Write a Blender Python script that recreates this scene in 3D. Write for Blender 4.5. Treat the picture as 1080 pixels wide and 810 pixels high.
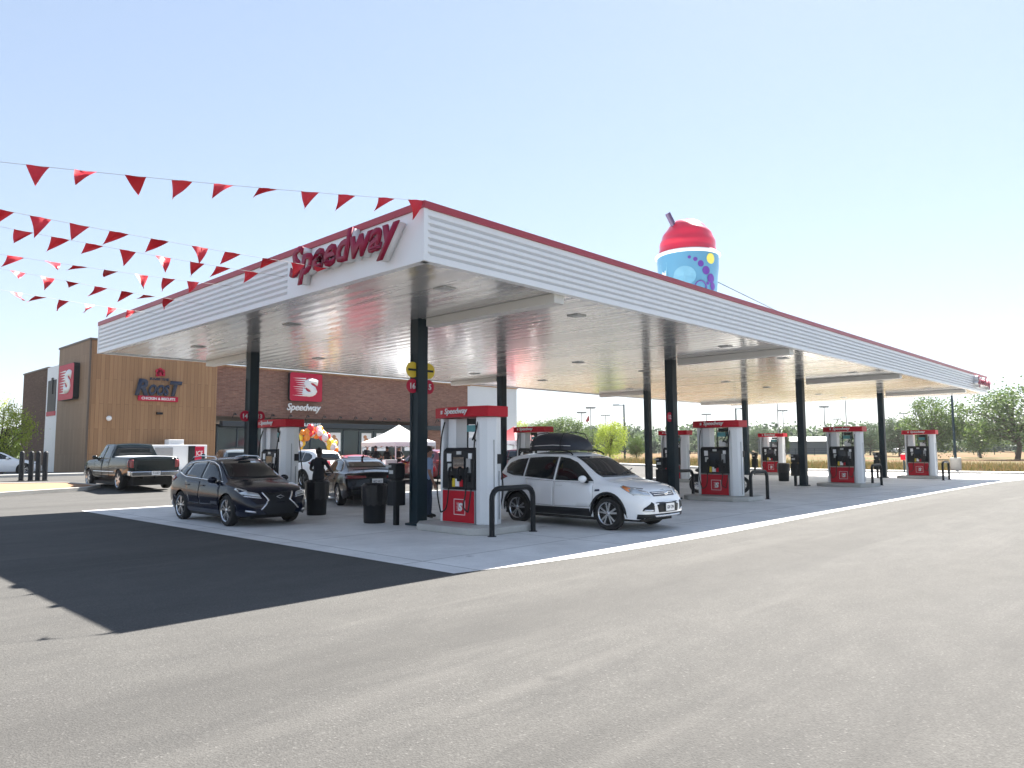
import bpy, bmesh, math, random
from mathutils import Vector, Matrix
from mathutils.bvhtree import BVHTree
from mathutils.geometry import delaunay_2d_cdt

for o in list(bpy.data.objects): bpy.data.objects.remove(o)
scene = bpy.context.scene
COL = scene.collection
R = math.radians
rnd = random.Random(7)

# ------------------------------------------------------------------ camera
YAW, PITCH, ROLL, F = 0.7609, 0.0897, -0.0057, 764.96
CAM = Vector((-7.2147, -8.774, 1.7))
fw = Vector((math.cos(YAW)*math.cos(PITCH), math.sin(YAW)*math.cos(PITCH), math.sin(PITCH)))
r0 = Vector((math.sin(YAW), -math.cos(YAW), 0)); u0 = r0.cross(fw)
rt = r0*math.cos(ROLL)+u0*math.sin(ROLL); up = -r0*math.sin(ROLL)+u0*math.cos(ROLL)
cam = bpy.data.objects.new('camera', bpy.data.cameras.new('camera')); COL.objects.link(cam)
cam.data.sensor_width = 36; cam.data.lens = F/1080*36
cam.data.clip_start = .1; cam.data.clip_end = 4000
m = Matrix((rt, up, -fw)).transposed().to_4x4(); m.translation = CAM
cam.matrix_world = m
scene.camera = cam

# ------------------------------------------------------------------ light
SUN = Vector((4.67, 1.22, 5.646)).normalized()
w = bpy.data.worlds.new('World'); scene.world = w; w.use_nodes = True
nt = w.node_tree; bg = nt.nodes['Background']
sky = nt.nodes.new('ShaderNodeTexSky'); sky.sky_type = 'NISHITA'; sky.sun_disc = False
sky.sun_elevation = math.asin(SUN.z); sky.sun_rotation = math.pi/2-math.atan2(SUN.y, SUN.x)
sky.air_density = 1.0; sky.dust_density = 0.12; sky.ozone_density = 2.5
gm = nt.nodes.new('ShaderNodeGamma'); gm.inputs[1].default_value = .5
nt.links.new(sky.outputs[0], gm.inputs[0]); tn = nt.nodes.new('ShaderNodeMix'); tn.data_type = 'RGBA'; tn.blend_type = 'MULTIPLY'; tn.inputs[0].default_value = 1; tn.inputs[7].default_value = (.96, .968, 1.02, 1)
nt.links.new(gm.outputs[0], tn.inputs[6]); nt.links.new(tn.outputs[2], bg.inputs[0]); bg.inputs[1].default_value = 0.09
sl = bpy.data.lights.new('sun', 'SUN'); sl.energy = 4.6; sl.angle = R(.5); sl.color = (1, .95, .87)
so = bpy.data.objects.new('sun', sl); COL.objects.link(so)
so.rotation_euler = SUN.to_track_quat('Z', 'Y').to_euler()
scene.view_settings.view_transform = 'Standard'; scene.view_settings.look = 'None'
scene.view_settings.exposure = 2.3; scene.view_settings.gamma = 1
scene.render.resolution_x = 1024; scene.render.resolution_y = 768

def terr(y):
    t = min(1, max(0, (y-16)/20)); return .35*t*t*(3-2*t)
def gp(px, py):
    """ground point seen at a pixel of the photograph"""
    d = fw + rt*((px-540)/F) - up*((py-405)/F); z = 0
    for _ in range(12):
        t = (z-CAM.z)/d.z; p = CAM+d*t; z = terr(p.y)
    return p
def far(px, dist):
    """ground point at a given distance in the direction of a pixel column"""
    d = fw + rt*((px-540)/F); d.z = 0; d.normalize(); c = d.dot(Vector((fw.x, fw.y, 0)).normalized())
    p = Vector((CAM.x, CAM.y, 0)) + d*(dist/c); p.z = terr(p.y); return p

# ------------------------------------------------------------------ materials
MATS = {}
def mat(name, col, rough=.5, metal=0, noise=0, nscale=8, bump=0, bscale=40, coat=0, spec=.5, emit=0, stretch=None, trans=0, dark=None):
    if name in MATS: return MATS[name]
    m = bpy.data.materials.new(name); m.use_nodes = True
    n = m.node_tree.nodes; l = m.node_tree.links; b = n['Principled BSDF']
    b.inputs['Base Color'].default_value = (*col, 1); b.inputs['Roughness'].default_value = rough
    b.inputs['Metallic'].default_value = metal; b.inputs['Specular IOR Level'].default_value = spec
    if coat: b.inputs['Coat Weight'].default_value = coat; b.inputs['Coat Roughness'].default_value = .03
    if trans: b.inputs['Transmission Weight'].default_value = trans
    if emit: b.inputs['Emission Color'].default_value = (*col, 1); b.inputs['Emission Strength'].default_value = emit
    if noise or bump:
        tc = n.new('ShaderNodeTexCoord'); mp = n.new('ShaderNodeMapping')
        l.new(tc.outputs['Object'], mp.inputs[0])
        if stretch: mp.inputs['Scale'].default_value = stretch
    if noise:
        t = n.new('ShaderNodeTexNoise'); t.inputs['Scale'].default_value = nscale; t.inputs['Detail'].default_value = 5
        l.new(mp.outputs[0], t.inputs['Vector'])
        rp = n.new('ShaderNodeMix'); rp.data_type = 'RGBA'
        dk = dark or tuple(c*(1-noise) for c in col); lt = tuple(min(1, c*(1+noise)) for c in col)
        rp.inputs[6].default_value = (*dk, 1); rp.inputs[7].default_value = (*lt, 1)
        l.new(t.outputs['Fac'], rp.inputs[0]); l.new(rp.outputs[2], b.inputs['Base Color'])
    if bump:
        t2 = n.new('ShaderNodeTexNoise'); t2.inputs['Scale'].default_value = bscale; t2.inputs['Detail'].default_value = 4
        l.new(mp.outputs[0], t2.inputs['Vector'])
        bp = n.new('ShaderNodeBump'); bp.inputs['Strength'].default_value = bump; bp.inputs['Distance'].default_value = .02
        l.new(t2.outputs['Fac'], bp.inputs['Height']); l.new(bp.outputs[0], b.inputs['Normal'])
    MATS[name] = m; return m

def nodes(m): return m.node_tree.nodes, m.node_tree.links, m.node_tree.nodes['Principled BSDF']
def ramp(n, stops):
    r = n.new('ShaderNodeValToRGB'); e = r.color_ramp.elements
    while len(e) < len(stops): e.new(.5)
    for i, (p, c) in enumerate(stops): e[i].position = p; e[i].color = (*c, 1)
    return r
def noise_node(n, l, vec, scale, detail=4, rough=.55, sc=None):
    if sc:
        mp = n.new('ShaderNodeMapping'); mp.inputs['Scale'].default_value = sc; l.new(vec, mp.inputs[0]); vec = mp.outputs[0]
    t = n.new('ShaderNodeTexNoise'); t.inputs['Scale'].default_value = scale; t.inputs['Detail'].default_value = detail
    t.inputs['Roughness'].default_value = rough; l.new(vec, t.inputs['Vector']); return t.outputs['Fac']
def mixc(n, l, fac, a, b, mode='MIX'):
    x = n.new('ShaderNodeMix'); x.data_type = 'RGBA'; x.blend_type = mode
    for k, v in ((0, fac), (6, a), (7, b)):
        if isinstance(v, (int, float)): x.inputs[k].default_value = v
        elif isinstance(v, tuple): x.inputs[k].default_value = (*v, 1)
        else: l.new(v, x.inputs[k])
    return x.outputs[2]
def maprange(n, l, v, a, b, c, d):
    x = n.new('ShaderNodeMapRange'); l.new(v, x.inputs[0])
    for i, k in enumerate((a, b, c, d)): x.inputs[i+1].default_value = k
    return x.outputs[0]

def asphalt_mat():
    m = mat('asphalt', (.07, .066, .06), .6); n, l, b = nodes(m)
    tc = n.new('ShaderNodeTexCoord').outputs['Object']
    big = noise_node(n, l, tc, .35, 5, .6, (.25, 1, 1)); mid = noise_node(n, l, tc, 2.2, 5, .65, (.5, 1, 1)); fine = noise_node(n, l, tc, 55, 3, .7)
    vo = n.new('ShaderNodeTexVoronoi'); vo.inputs['Scale'].default_value = 75; l.new(tc, vo.inputs['Vector'])
    c = mixc(n, l, maprange(n, l, big, .3, .7, 0, 1), (.046, .045, .044), (.072, .070, .067))
    c = mixc(n, l, maprange(n, l, mid, .35, .75, 0, .55), c, (.095, .092, .087))
    dist = n.new('ShaderNodeVectorMath'); dist.operation = 'DISTANCE'; l.new(tc, dist.inputs[0]); dist.inputs[1].default_value = tuple(CAM)
    c = mixc(n, l, maprange(n, l, fine, .42, .62, .0, .5), c, (.022, .021, .020))
    c = mixc(n, l, maprange(n, l, vo.outputs['Color'], .8, .98, 0, .5), c, (.15, .145, .14))
    # seams of the paving passes and old tyre lanes
    w1 = n.new('ShaderNodeTexWave'); w1.inputs['Scale'].default_value = .045; w1.inputs['Distortion'].default_value = 1.2; w1.bands_direction = 'Y'
    w1.inputs['Detail'].default_value = 3; l.new(tc, w1.inputs['Vector'])
    c = mixc(n, l, maprange(n, l, w1.outputs['Fac'], .86, 1, 0, .3), c, (.03, .029, .028))
    sk = noise_node(n, l, tc, 1.0, 6, .65, (.07, .9, 1))
    c = mixc(n, l, maprange(n, l, sk, .52, .66, 0, .38), c, (.032, .031, .030))
    sk2 = noise_node(n, l, tc, 1.0, 5, .6, (.10, 1.3, 2))
    c = mixc(n, l, maprange(n, l, sk2, .56, .72, 0, .3), c, (.115, .11, .104))
    vc = n.new('ShaderNodeTexVoronoi'); vc.feature = 'DISTANCE_TO_EDGE'; vc.inputs['Scale'].default_value = .11; vc.inputs['Randomness'].default_value = 1
    wp = n.new('ShaderNodeVectorMath'); wp.operation = 'MULTIPLY_ADD'; nn_ = n.new('ShaderNodeTexNoise'); nn_.inputs['Scale'].default_value = 1.3; l.new(tc, nn_.inputs['Vector'])
    l.new(nn_.outputs['Color'], wp.inputs[0]); wp.inputs[1].default_value = (1.5, 1.5, 0); l.new(tc, wp.inputs[2]); l.new(wp.outputs[0], vc.inputs['Vector'])
    c = mixc(n, l, maprange(n, l, vc.outputs['Distance'], .0, .0022, .22, 0), c, (.02, .02, .02))
    st = noise_node(n, l, tc, 1.1, 3)
    c = mixc(n, l, maprange(n, l, st, .70, .76, 0, .45), c, (.018, .018, .018))
    l.new(c, b.inputs['Base Color'])
    l.new(maprange(n, l, big, .3, .7, .92, 1.0), b.inputs['Roughness']); b.inputs['Specular IOR Level'].default_value = .45
    bp = n.new('ShaderNodeBump'); bp.inputs['Strength'].default_value = .55; bp.inputs['Distance'].default_value = .012
    l.new(mixc(n, l, .5, vo.outputs['Distance'], fine), bp.inputs['Height']); l.new(bp.outputs[0], b.inputs['Normal'])
    return m
def concrete_mat(name='concrete', base=(.72, .715, .70), joints=True):
    m = mat(name, base, .65); n, l, b = nodes(m)
    tc = n.new('ShaderNodeTexCoord').outputs['Object']
    a = noise_node(n, l, tc, .8, 6, .65); f = noise_node(n, l, tc, 30, 3)
    c = mixc(n, l, maprange(n, l, a, .3, .7, 0, 1), tuple(x*.78 for x in base), tuple(min(1, x*1.12) for x in base))
    c = mixc(n, l, maprange(n, l, f, .35, .7, 0, .25), c, tuple(x*.6 for x in base))
    if joints:
        br = n.new('ShaderNodeTexBrick'); br.offset = 0; br.inputs['Scale'].default_value = 1
        br.inputs['Brick Width'].default_value = 3.65; br.inputs['Row Height'].default_value = 3.65; br.inputs['Mortar Size'].default_value = .012
        br.inputs['Color1'].default_value = br.inputs['Color2'].default_value = (1, 1, 1, 1); br.inputs['Mortar'].default_value = (.35, .35, .35, 1)
        l.new(tc, br.inputs['Vector']); c = mixc(n, l, 1, c, br.outputs['Color'], 'MULTIPLY')
        s = noise_node(n, l, tc, 1.7, 2)
        c = mixc(n, l, maprange(n, l, s, .68, .75, 0, .45), c, (.18, .17, .16))
    l.new(c, b.inputs['Base Color'])
    bp = n.new('ShaderNodeBump'); bp.inputs['Strength'].default_value = .15; bp.inputs['Distance'].default_value = .01
    l.new(f, bp.inputs['Height']); l.new(bp.outputs[0], b.inputs['Normal']); return m
def field_mat():
    m = mat('dry_field', (.25, .17, .08), .9, spec=.1); n, l, b = nodes(m)
    tc = n.new('ShaderNodeTexCoord').outputs['Object']
    a = noise_node(n, l, tc, .03, 5, .6, (2.2, 1, 1)); f = noise_node(n, l, tc, .4, 5, .7, (2, 1, 1)); g = noise_node(n, l, tc, 3, 4)
    c = mixc(n, l, maprange(n, l, a, .42, .58, 0, 1), (.14, .064, .028), (.085, .085, .028))
    c = mixc(n, l, maprange(n, l, f, .45, .7, 0, .8), c, (.15, .085, .04))
    c = mixc(n, l, maprange(n, l, g, .5, .75, 0, .6), c, (.07, .08, .03))
    l.new(c, b.inputs['Base Color']); return m
def brick_mat(name='brick', c1=(.19, .088, .066), c2=(.28, .15, .11), mortar=(.24, .19, .16), axis='XZ'):
    m = mat(name, c1, .85, spec=.2); n, l, b = nodes(m)
    tc = n.new('ShaderNodeTexCoord').outputs['Object']
    sp = n.new('ShaderNodeSeparateXYZ'); cb = n.new('ShaderNodeCombineXYZ'); l.new(tc, sp.inputs[0])
    ad = n.new('ShaderNodeMath'); ad.operation = 'ADD'; l.new(sp.outputs[0], ad.inputs[0]); l.new(sp.outputs[1], ad.inputs[1])
    l.new(ad.outputs[0], cb.inputs[0]); l.new(sp.outputs[2], cb.inputs[1])
    br = n.new('ShaderNodeTexBrick'); br.inputs['Scale'].default_value = 1
    br.inputs['Brick Width'].default_value = .4; br.inputs['Row Height'].default_value = .1; br.inputs['Mortar Size'].default_value = .009
    br.inputs['Color1'].default_value = (*c1, 1); br.inputs['Color2'].default_value = (*c2, 1); br.inputs['Mortar'].default_value = (*mortar, 1)
    l.new(cb.outputs[0], br.inputs['Vector'])
    f = noise_node(n, l, tc, .6, 5)
    v = noise_node(n, l, cb.outputs[0], 5, 1, .5, (.6, 2.5, 1))
    c = mixc(n, l, maprange(n, l, f, .3, .7, 0, .35), br.outputs['Color'], tuple(x*.75 for x in c1))
    c = mixc(n, l, maprange(n, l, v, .55, .75, 0, .5), c, tuple(x*1.5 for x in c2))
    l.new(c, b.inputs['Base Color']); return m
def wood_mat(name, c1, c2, plank=.24):
    m = mat(name, c1, .6, spec=.3); n, l, b = nodes(m)
    tc = n.new('ShaderNodeTexCoord').outputs['Object']
    sp = n.new('ShaderNodeSeparateXYZ'); cb = n.new('ShaderNodeCombineXYZ'); l.new(tc, sp.inputs[0])
    ad = n.new('ShaderNodeMath'); ad.operation = 'ADD'; l.new(sp.outputs[0], ad.inputs[0]); l.new(sp.outputs[1], ad.inputs[1])
    l.new(sp.outputs[2], cb.inputs[0]); l.new(ad.outputs[0], cb.inputs[1])
    br = n.new('ShaderNodeTexBrick'); br.inputs['Scale'].default_value = 1; br.offset = .5
    br.inputs['Brick Width'].default_value = 3.1; br.inputs['Row Height'].default_value = plank; br.inputs['Mortar Size'].default_value = .007
    br.inputs['Color1'].default_value = (*c1, 1); br.inputs['Color2'].default_value = (*c2, 1); br.inputs['Mortar'].default_value = (*[x*.35 for x in c1], 1)
    l.new(cb.outputs[0], br.inputs['Vector'])
    g = noise_node(n, l, cb.outputs[0], 6, 4, .6, (.12, 2.5, 1))
    c = mixc(n, l, maprange(n, l, g, .3, .75, 0, .45), br.outputs['Color'], tuple(x*.62 for x in c1))
    l.new(c, b.inputs['Base Color']); return m
def soffit_mat():
    m = mat('soffit_metal', (.78, .77, .75), .2, spec=.6, coat=0); n, l, b = nodes(m)
    tc = n.new('ShaderNodeTexCoord').outputs['Object']
    b.inputs['Metallic'].default_value = .45
    b.inputs['Coat Weight'].default_value = .85; b.inputs['Coat Roughness'].default_value = .11
    a = noise_node(n, l, tc, 1.2, 4, .6, (1.0, .1, 1))
    l.new(maprange(n, l, a, .3, .7, .16, .34), b.inputs['Roughness'])
    w1 = n.new('ShaderNodeTexWave'); w1.bands_direction = 'X'; w1.inputs['Scale'].default_value = .8; w1.inputs['Distortion'].default_value = .6
    w1.inputs['Detail'].default_value = 1; l.new(tc, w1.inputs['Vector'])
    f = noise_node(n, l, tc, .9, 3, .5, (1.2, .22, 1))
    bp = n.new('ShaderNodeBump'); bp.inputs['Strength'].default_value = .28; bp.inputs['Distance'].default_value = .02
    l.new(mixc(n, l, .6, w1.outputs['Fac'], f), bp.inputs['Height'])
    bp2 = n.new('ShaderNodeBump'); bp2.inputs['Strength'].default_value = .12; bp2.inputs['Distance'].default_value = .005
    br = n.new('ShaderNodeTexBrick'); br.offset = .0; br.inputs['Scale'].default_value = 1; br.inputs['Brick Width'].default_value = .4; br.inputs['Row Height'].default_value = 20; br.inputs['Mortar Size'].default_value = .02; br.inputs['Mortar Smooth'].default_value = .4
    l.new(tc, br.inputs['Vector']); l.new(br.outputs['Fac'], bp2.inputs['Height']); l.new(bp.outputs[0], bp2.inputs['Normal'])
    l.new(bp2.outputs[0], b.inputs['Normal']); l.new(bp2.outputs[0], b.inputs['Coat Normal'])
    return m
def leaf_mat(name, a, c, thr=.5):
    m = mat(name, a, .6, spec=.25); n, l, b = nodes(m)
    g = n.new('ShaderNodeNewGeometry'); rp = ramp(n, [(0, a), (1, c)])
    l.new(g.outputs['Random Per Island'], rp.inputs[0]); l.new(rp.outputs[0], b.inputs['Base Color'])
    tr = n.new('ShaderNodeBsdfTranslucent'); l.new(rp.outputs[0], tr.inputs[0])
    mx = n.new('ShaderNodeMixShader'); mx.inputs[0].default_value = .4
    l.new(b.outputs[0], mx.inputs[1]); l.new(tr.outputs[0], mx.inputs[2])
    l.new(mx.outputs[0], n['Material Output'].inputs[0]); return m

M = {}
M['asphalt'] = asphalt_mat(); M['concrete'] = concrete_mat(); M['kerb'] = concrete_mat('kerb_concrete', (.48, .47, .44), False)
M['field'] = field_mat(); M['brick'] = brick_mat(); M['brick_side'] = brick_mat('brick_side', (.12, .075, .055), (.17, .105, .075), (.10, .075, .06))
M['wood'] = wood_mat('wood_cladding', (.32, .175, .085), (.42, .24, .12)); M['wood_dark'] = wood_mat('dark_cladding', (.27, .175, .11), (.33, .22, .14))
M['soffit'] = soffit_mat()
M['fascia'] = mat('fascia_white', (.90, .91, .92), .3, noise=.04, nscale=1.5, spec=.5)
M['maroon'] = mat('sign_maroon', (.30, .008, .045), .45, noise=.05, spec=.25)
M['redband'] = mat('red_band', (.42, .03, .05), .35, noise=.1, nscale=3)
M['column'] = mat('column_paint', (.009, .024, .034), .45, spec=.25, noise=.25, nscale=3, bump=.05)
M['white'] = mat('white_paint', (.78, .79, .80), .4, noise=.04, nscale=4)
M['offwhite'] = mat('pump_panel', (.78, .80, .82), .35, metal=.1, noise=.07, nscale=3, stretch=(1, 1, .3))
M['grey'] = mat('grey_metal', (.35, .36, .37), .4, metal=.4, noise=.1)
M['red'] = mat('red_panel', (.50, .006, .022), .4, noise=.1, nscale=4, spec=.2)
M['signred'] = mat('sign_red', (.48, .010, .045), .45, noise=.05, spec=.2)
M['signwhite'] = mat('sign_white', (.85, .85, .85), .4, noise=.03)
M['black'] = mat('black_plastic', (.010, .012, .015), .5, spec=.3, noise=.3, nscale=6)
M['rubber'] = mat('rubber', (.012, .012, .012), .75, noise=.3, nscale=20, bump=.1)
M['bag'] = mat('black_bag', (.012, .012, .014), .28, bump=.8, bscale=9)
M['screen'] = mat('screen_glass', (.02, .03, .045), .08, coat=1)
M['glass'] = mat('car_glass', (.006, .009, .011), .04, coat=.2, spec=.5)
M['storeglass'] = mat('store_glass', (.012, .035, .045), .05, coat=0, spec=.5, noise=.5, nscale=.6)
M['chrome'] = mat('chrome', (.75, .76, .78), .12, metal=1, noise=.03)
M['alloy'] = mat('alloy', (.55, .56, .58), .22, metal=.9, noise=.05)
M['lamp'] = mat('headlamp', (.55, .58, .6), .06, metal=.5, coat=1, noise=.4, nscale=12)
M['amber'] = mat('amber_lens', (.75, .22, .05), .15, coat=1, noise=.1)
M['tail'] = mat('tail_lens', (.22, .006, .01), .15, coat=1, noise=.2, nscale=12)
M['white_car'] = mat('white_car_paint', (.90, .905, .91), .25, coat=1, noise=.01)
M['blue_car'] = mat('dark_blue_car_paint', (.003, .006, .018), .16, coat=.1, spec=.38, noise=.05)
M['black_car'] = mat('black_car_paint', (.002, .003, .007), .16, coat=.1, spec=.38, noise=.05)
M['red_car'] = mat('red_car_paint', (.42, .02, .03), .25, coat=1, noise=.05)
M['maroon_car'] = mat('maroon_car_paint', (.16, .01, .02), .25, coat=1, noise=.05)
M['grey_car'] = mat('grey_car_paint', (.12, .14, .15), .25, coat=1, noise=.05)
M['teal_truck'] = mat('truck_paint', (.003, .008, .009), .16, coat=.1, spec=.38, noise=.05)
M['yellow'] = mat('yellow_sign', (.75, .55, .02), .4, noise=.04)
M['teal'] = mat('teal_print', (.08, .33, .36), .4, noise=.2, nscale=9)
M['navy'] = mat('navy_letters', (.015, .025, .06), .4, noise=.1)
M['flagred'] = mat('pennant_red', (.72, .015, .03), .45, noise=.15, nscale=20)
M['cord'] = mat('cord', (.25, .25, .25), .6, noise=.1)
M['skin'] = mat('skin', (.35, .18, .12), .6, noise=.1)
M['hair'] = mat('hair', (.015, .011, .009), .7, noise=.4, nscale=60)
M['shirt'] = mat('light_blue_shirt', (.30, .40, .58), .8, noise=.12, nscale=10)
M['dshirt'] = mat('black_clothes', (.012, .012, .016), .85, noise=.3, nscale=10)
M['jeans'] = mat('jeans', (.02, .035, .07), .85, noise=.3, nscale=14)
M['tarp'] = mat('tent_canvas', (.82, .83, .84), .7, noise=.05, trans=0)
M['redtarp'] = mat('red_canvas', (.38, .03, .04), .7, noise=.1)
M['bark'] = mat('bark', (.09, .065, .045), .9, noise=.4, nscale=12, bump=.6, bscale=25)
M['mulch'] = mat('mulch', (.30, .165, .09), .95, noise=.45, nscale=14, bump=1, bscale=30)
M['leaf_a'] = leaf_mat('leaves_green', (.05, .095, .025), (.14, .20, .055))
M['leaf_b'] = leaf_mat('leaves_dull', (.05, .085, .045), (.11, .15, .08))
M['leaf_y'] = leaf_mat('leaves_yellow_green', (.22, .30, .03), (.45, .52, .09))
M['grass'] = leaf_mat('grass_blades', (.06, .085, .025), (.24, .15, .07))
M['cupblue'] = mat('cup_blue', (.09, .27, .42), .35, noise=.15, nscale=1.2, coat=.2)
M['slush'] = mat('slush_red', (.66, .012, .05), .28, noise=.15, nscale=2, coat=.5)
M['purple'] = mat('purple_print', (.11, .035, .28), .4, noise=.1)
M['cupyellow'] = mat('yellow_print', (.75, .68, .12), .4, noise=.1)
M['lightblue'] = mat('pale_blue_print', (.16, .38, .52), .4, noise=.1)
M['lens'] = mat('light_lens', (.55, .56, .55), .3, noise=.05)
M['orange_b'] = mat('orange_balloon', (.85, .28, .02), .25, noise=.05, coat=.4)
M['yellow_b'] = mat('yellow_balloon', (.9, .68, .05), .25, noise=.05, coat=.4)
M['red_b'] = mat('red_balloon', (.8, .03, .03), .25, noise=.05, coat=.4)
M['food'] = mat('food_print', (.50, .22, .10), .5, noise=.6, nscale=6)
M['brass'] = mat('brown_metal', (.10, .07, .05), .5, noise=.2)

# ------------------------------------------------------------------ mesh building
class MB:
    def __init__(s): s.v = []; s.f = []; s.m = []
    def add(s, vs, fs, mi=0):
        o = len(s.v); s.v += [tuple(p) for p in vs]; s.f += [tuple(i+o for i in f) for f in fs]; s.m += [mi]*len(fs)
    def box(s, c, d, mi=0, rz=0, ry=0, rx=0):
        x, y, z = d[0]/2, d[1]/2, d[2]/2
        M_ = Matrix.Rotation(rz, 3, 'Z') @ Matrix.Rotation(ry, 3, 'Y') @ Matrix.Rotation(rx, 3, 'X')
        vs = [Vector(c)+M_ @ Vector((a*x, b*y, e*z)) for a in (-1, 1) for b in (-1, 1) for e in (-1, 1)]
        s.add(vs, [(0, 1, 3, 2), (4, 6, 7, 5), (0, 4, 5, 1), (2, 3, 7, 6), (0, 2, 6, 4), (1, 5, 7, 3)], mi)
    def tube(s, pts, r, n=8, mi=0, cap=True):
        pts = [Vector(p) for p in pts]; rs = r if isinstance(r, (list, tuple)) else [r]*len(pts)
        vs = []; ref = None
        for i, p in enumerate(pts):
            t = (pts[min(i+1, len(pts)-1)]-pts[max(i-1, 0)]).normalized()
            if ref is None: ref = Vector((0, 0, 1)) if abs(t.z) < .9 else Vector((1, 0, 0))
            a = t.cross(ref).normalized(); b = t.cross(a).normalized(); ref = -b if b.dot(ref) < 0 else b; b = ref; a = t.cross(b).normalized()
            for k in range(n):
                q = 2*math.pi*k/n; vs.append(p+(a*math.cos(q)+b*math.sin(q))*rs[i])
        fs = [(i*n+k, i*n+(k+1) % n, (i+1)*n+(k+1) % n, (i+1)*n+k) for i in range(len(pts)-1) for k in range(n)]
        if cap: fs += [tuple(range(n))[::-1], tuple((len(pts)-1)*n+k for k in range(n))]
        s.add(vs, fs, mi)
    def lathe(s, prof, c=(0, 0, 0), axis='Z', n=24, mi=0, M_=None, cap=True):
        vs = []
        for (r, h) in prof:
            for k in range(n):
                q = 2*math.pi*k/n; a, b = r*math.cos(q), r*math.sin(q)
                p = {'Z': (a, b, h), 'Y': (a, h, b), 'X': (h, a, b)}[axis]
                p = Vector(p)
                if M_: p = M_ @ p
                vs.append(p+Vector(c))
        fs = [(i*n+k, i*n+(k+1) % n, (i+1)*n+(k+1) % n, (i+1)*n+k) for i in range(len(prof)-1) for k in range(n)]
        if cap and prof[0][0] > 1e-4: fs.append(tuple(range(n))[::-1])
        if cap and prof[-1][0] > 1e-4: fs.append(tuple((len(prof)-1)*n+k for k in range(n)))
        s.add(vs, fs, mi)
    def prism(s, poly, z0, z1, mi=0, T=None):
        """poly in (a,b) extruded along c; T maps (a,b,c) to xyz"""
        T = T or (lambda a, b, c: (a, b, c)); n = len(poly)
        vs = [T(a, b, z0) for a, b in poly]+[T(a, b, z1) for a, b in poly]
        s.add(vs, [tuple(range(n))[::-1], tuple(range(n, 2*n))]+[(i, (i+1) % n, n+(i+1) % n, n+i) for i in range(n)], mi)
    def sphere(s, c, r, mi=0, n=12, m_=8, sc=(1, 1, 1)):
        vs = [Vector(c)+Vector((0, 0, r*sc[2]))]
        for i in range(1, m_):
            t = math.pi*i/m_
            for k in range(n):
                q = 2*math.pi*k/n; vs.append(Vector(c)+Vector((r*sc[0]*math.sin(t)*math.cos(q), r*sc[1]*math.sin(t)*math.sin(q), r*sc[2]*math.cos(t))))
        vs.append(Vector(c)-Vector((0, 0, r*sc[2])))
        fs = [(0, 1+k, 1+(k+1) % n) for k in range(n)]
        for i in range(m_-2):
            for k in range(n): fs.append((1+i*n+k, 1+(i+1)*n+k, 1+(i+1)*n+(k+1) % n, 1+i*n+(k+1) % n))
        e = len(vs)-1; fs += [(e, 1+(m_-2)*n+(k+1) % n, 1+(m_-2)*n+k) for k in range(n)]
        s.add(vs, fs, mi)
    def build(s, name, mats, parent=None, smooth=False, bevel=0, recalc=True, angle=40):
        me = bpy.data.meshes.new(name); me.from_pydata(s.v, [], s.f)
        if not isinstance(mats, (list, tuple)): mats = [mats]
        for x in mats: me.materials.append(x)
        for p, mi in zip(me.polygons, s.m): p.material_index = mi
        if recalc:
            bm = bmesh.new(); bm.from_mesh(me); bmesh.ops.recalc_face_normals(bm, faces=bm.faces); bm.to_mesh(me); bm.free()
        if smooth:
            for p in me.polygons: p.use_smooth = True
            if smooth != 'all': me.set_sharp_from_angle(angle=R(angle))
        o = bpy.data.objects.new(name, me); COL.objects.link(o); o.parent = parent
        if bevel:
            b = o.modifiers.new('bevel', 'BEVEL'); b.width = bevel; b.segments = 2; b.limit_method = 'ANGLE'; b.angle_limit = R(35)
        return o
def tag(o, label=None, cat=None, group=None, kind=None):
    if label: o['label'] = label
    if cat: o['category'] = cat
    if group: o['group'] = group
    if kind: o['kind'] = kind
    return o
def thing(name, label, cat, loc=(0, 0, 0), rz=0, group=None):
    o = bpy.data.objects.new(name, None); COL.objects.link(o); o.location = loc; o.rotation_euler = (0, 0, rz); o.empty_display_size = .2
    return tag(o, label, cat, group)
def dup(root, loc, rz, label, group=None):
    def rec(o, par):
        c = o.copy(); COL.objects.link(c); c.parent = par
        for ch in list(o.children): rec(ch, c)
        return c
    r = rec(root, None); r.location = loc; r.rotation_euler = (0, 0, rz); r['label'] = label
    if group: r['group'] = group
    return r
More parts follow.
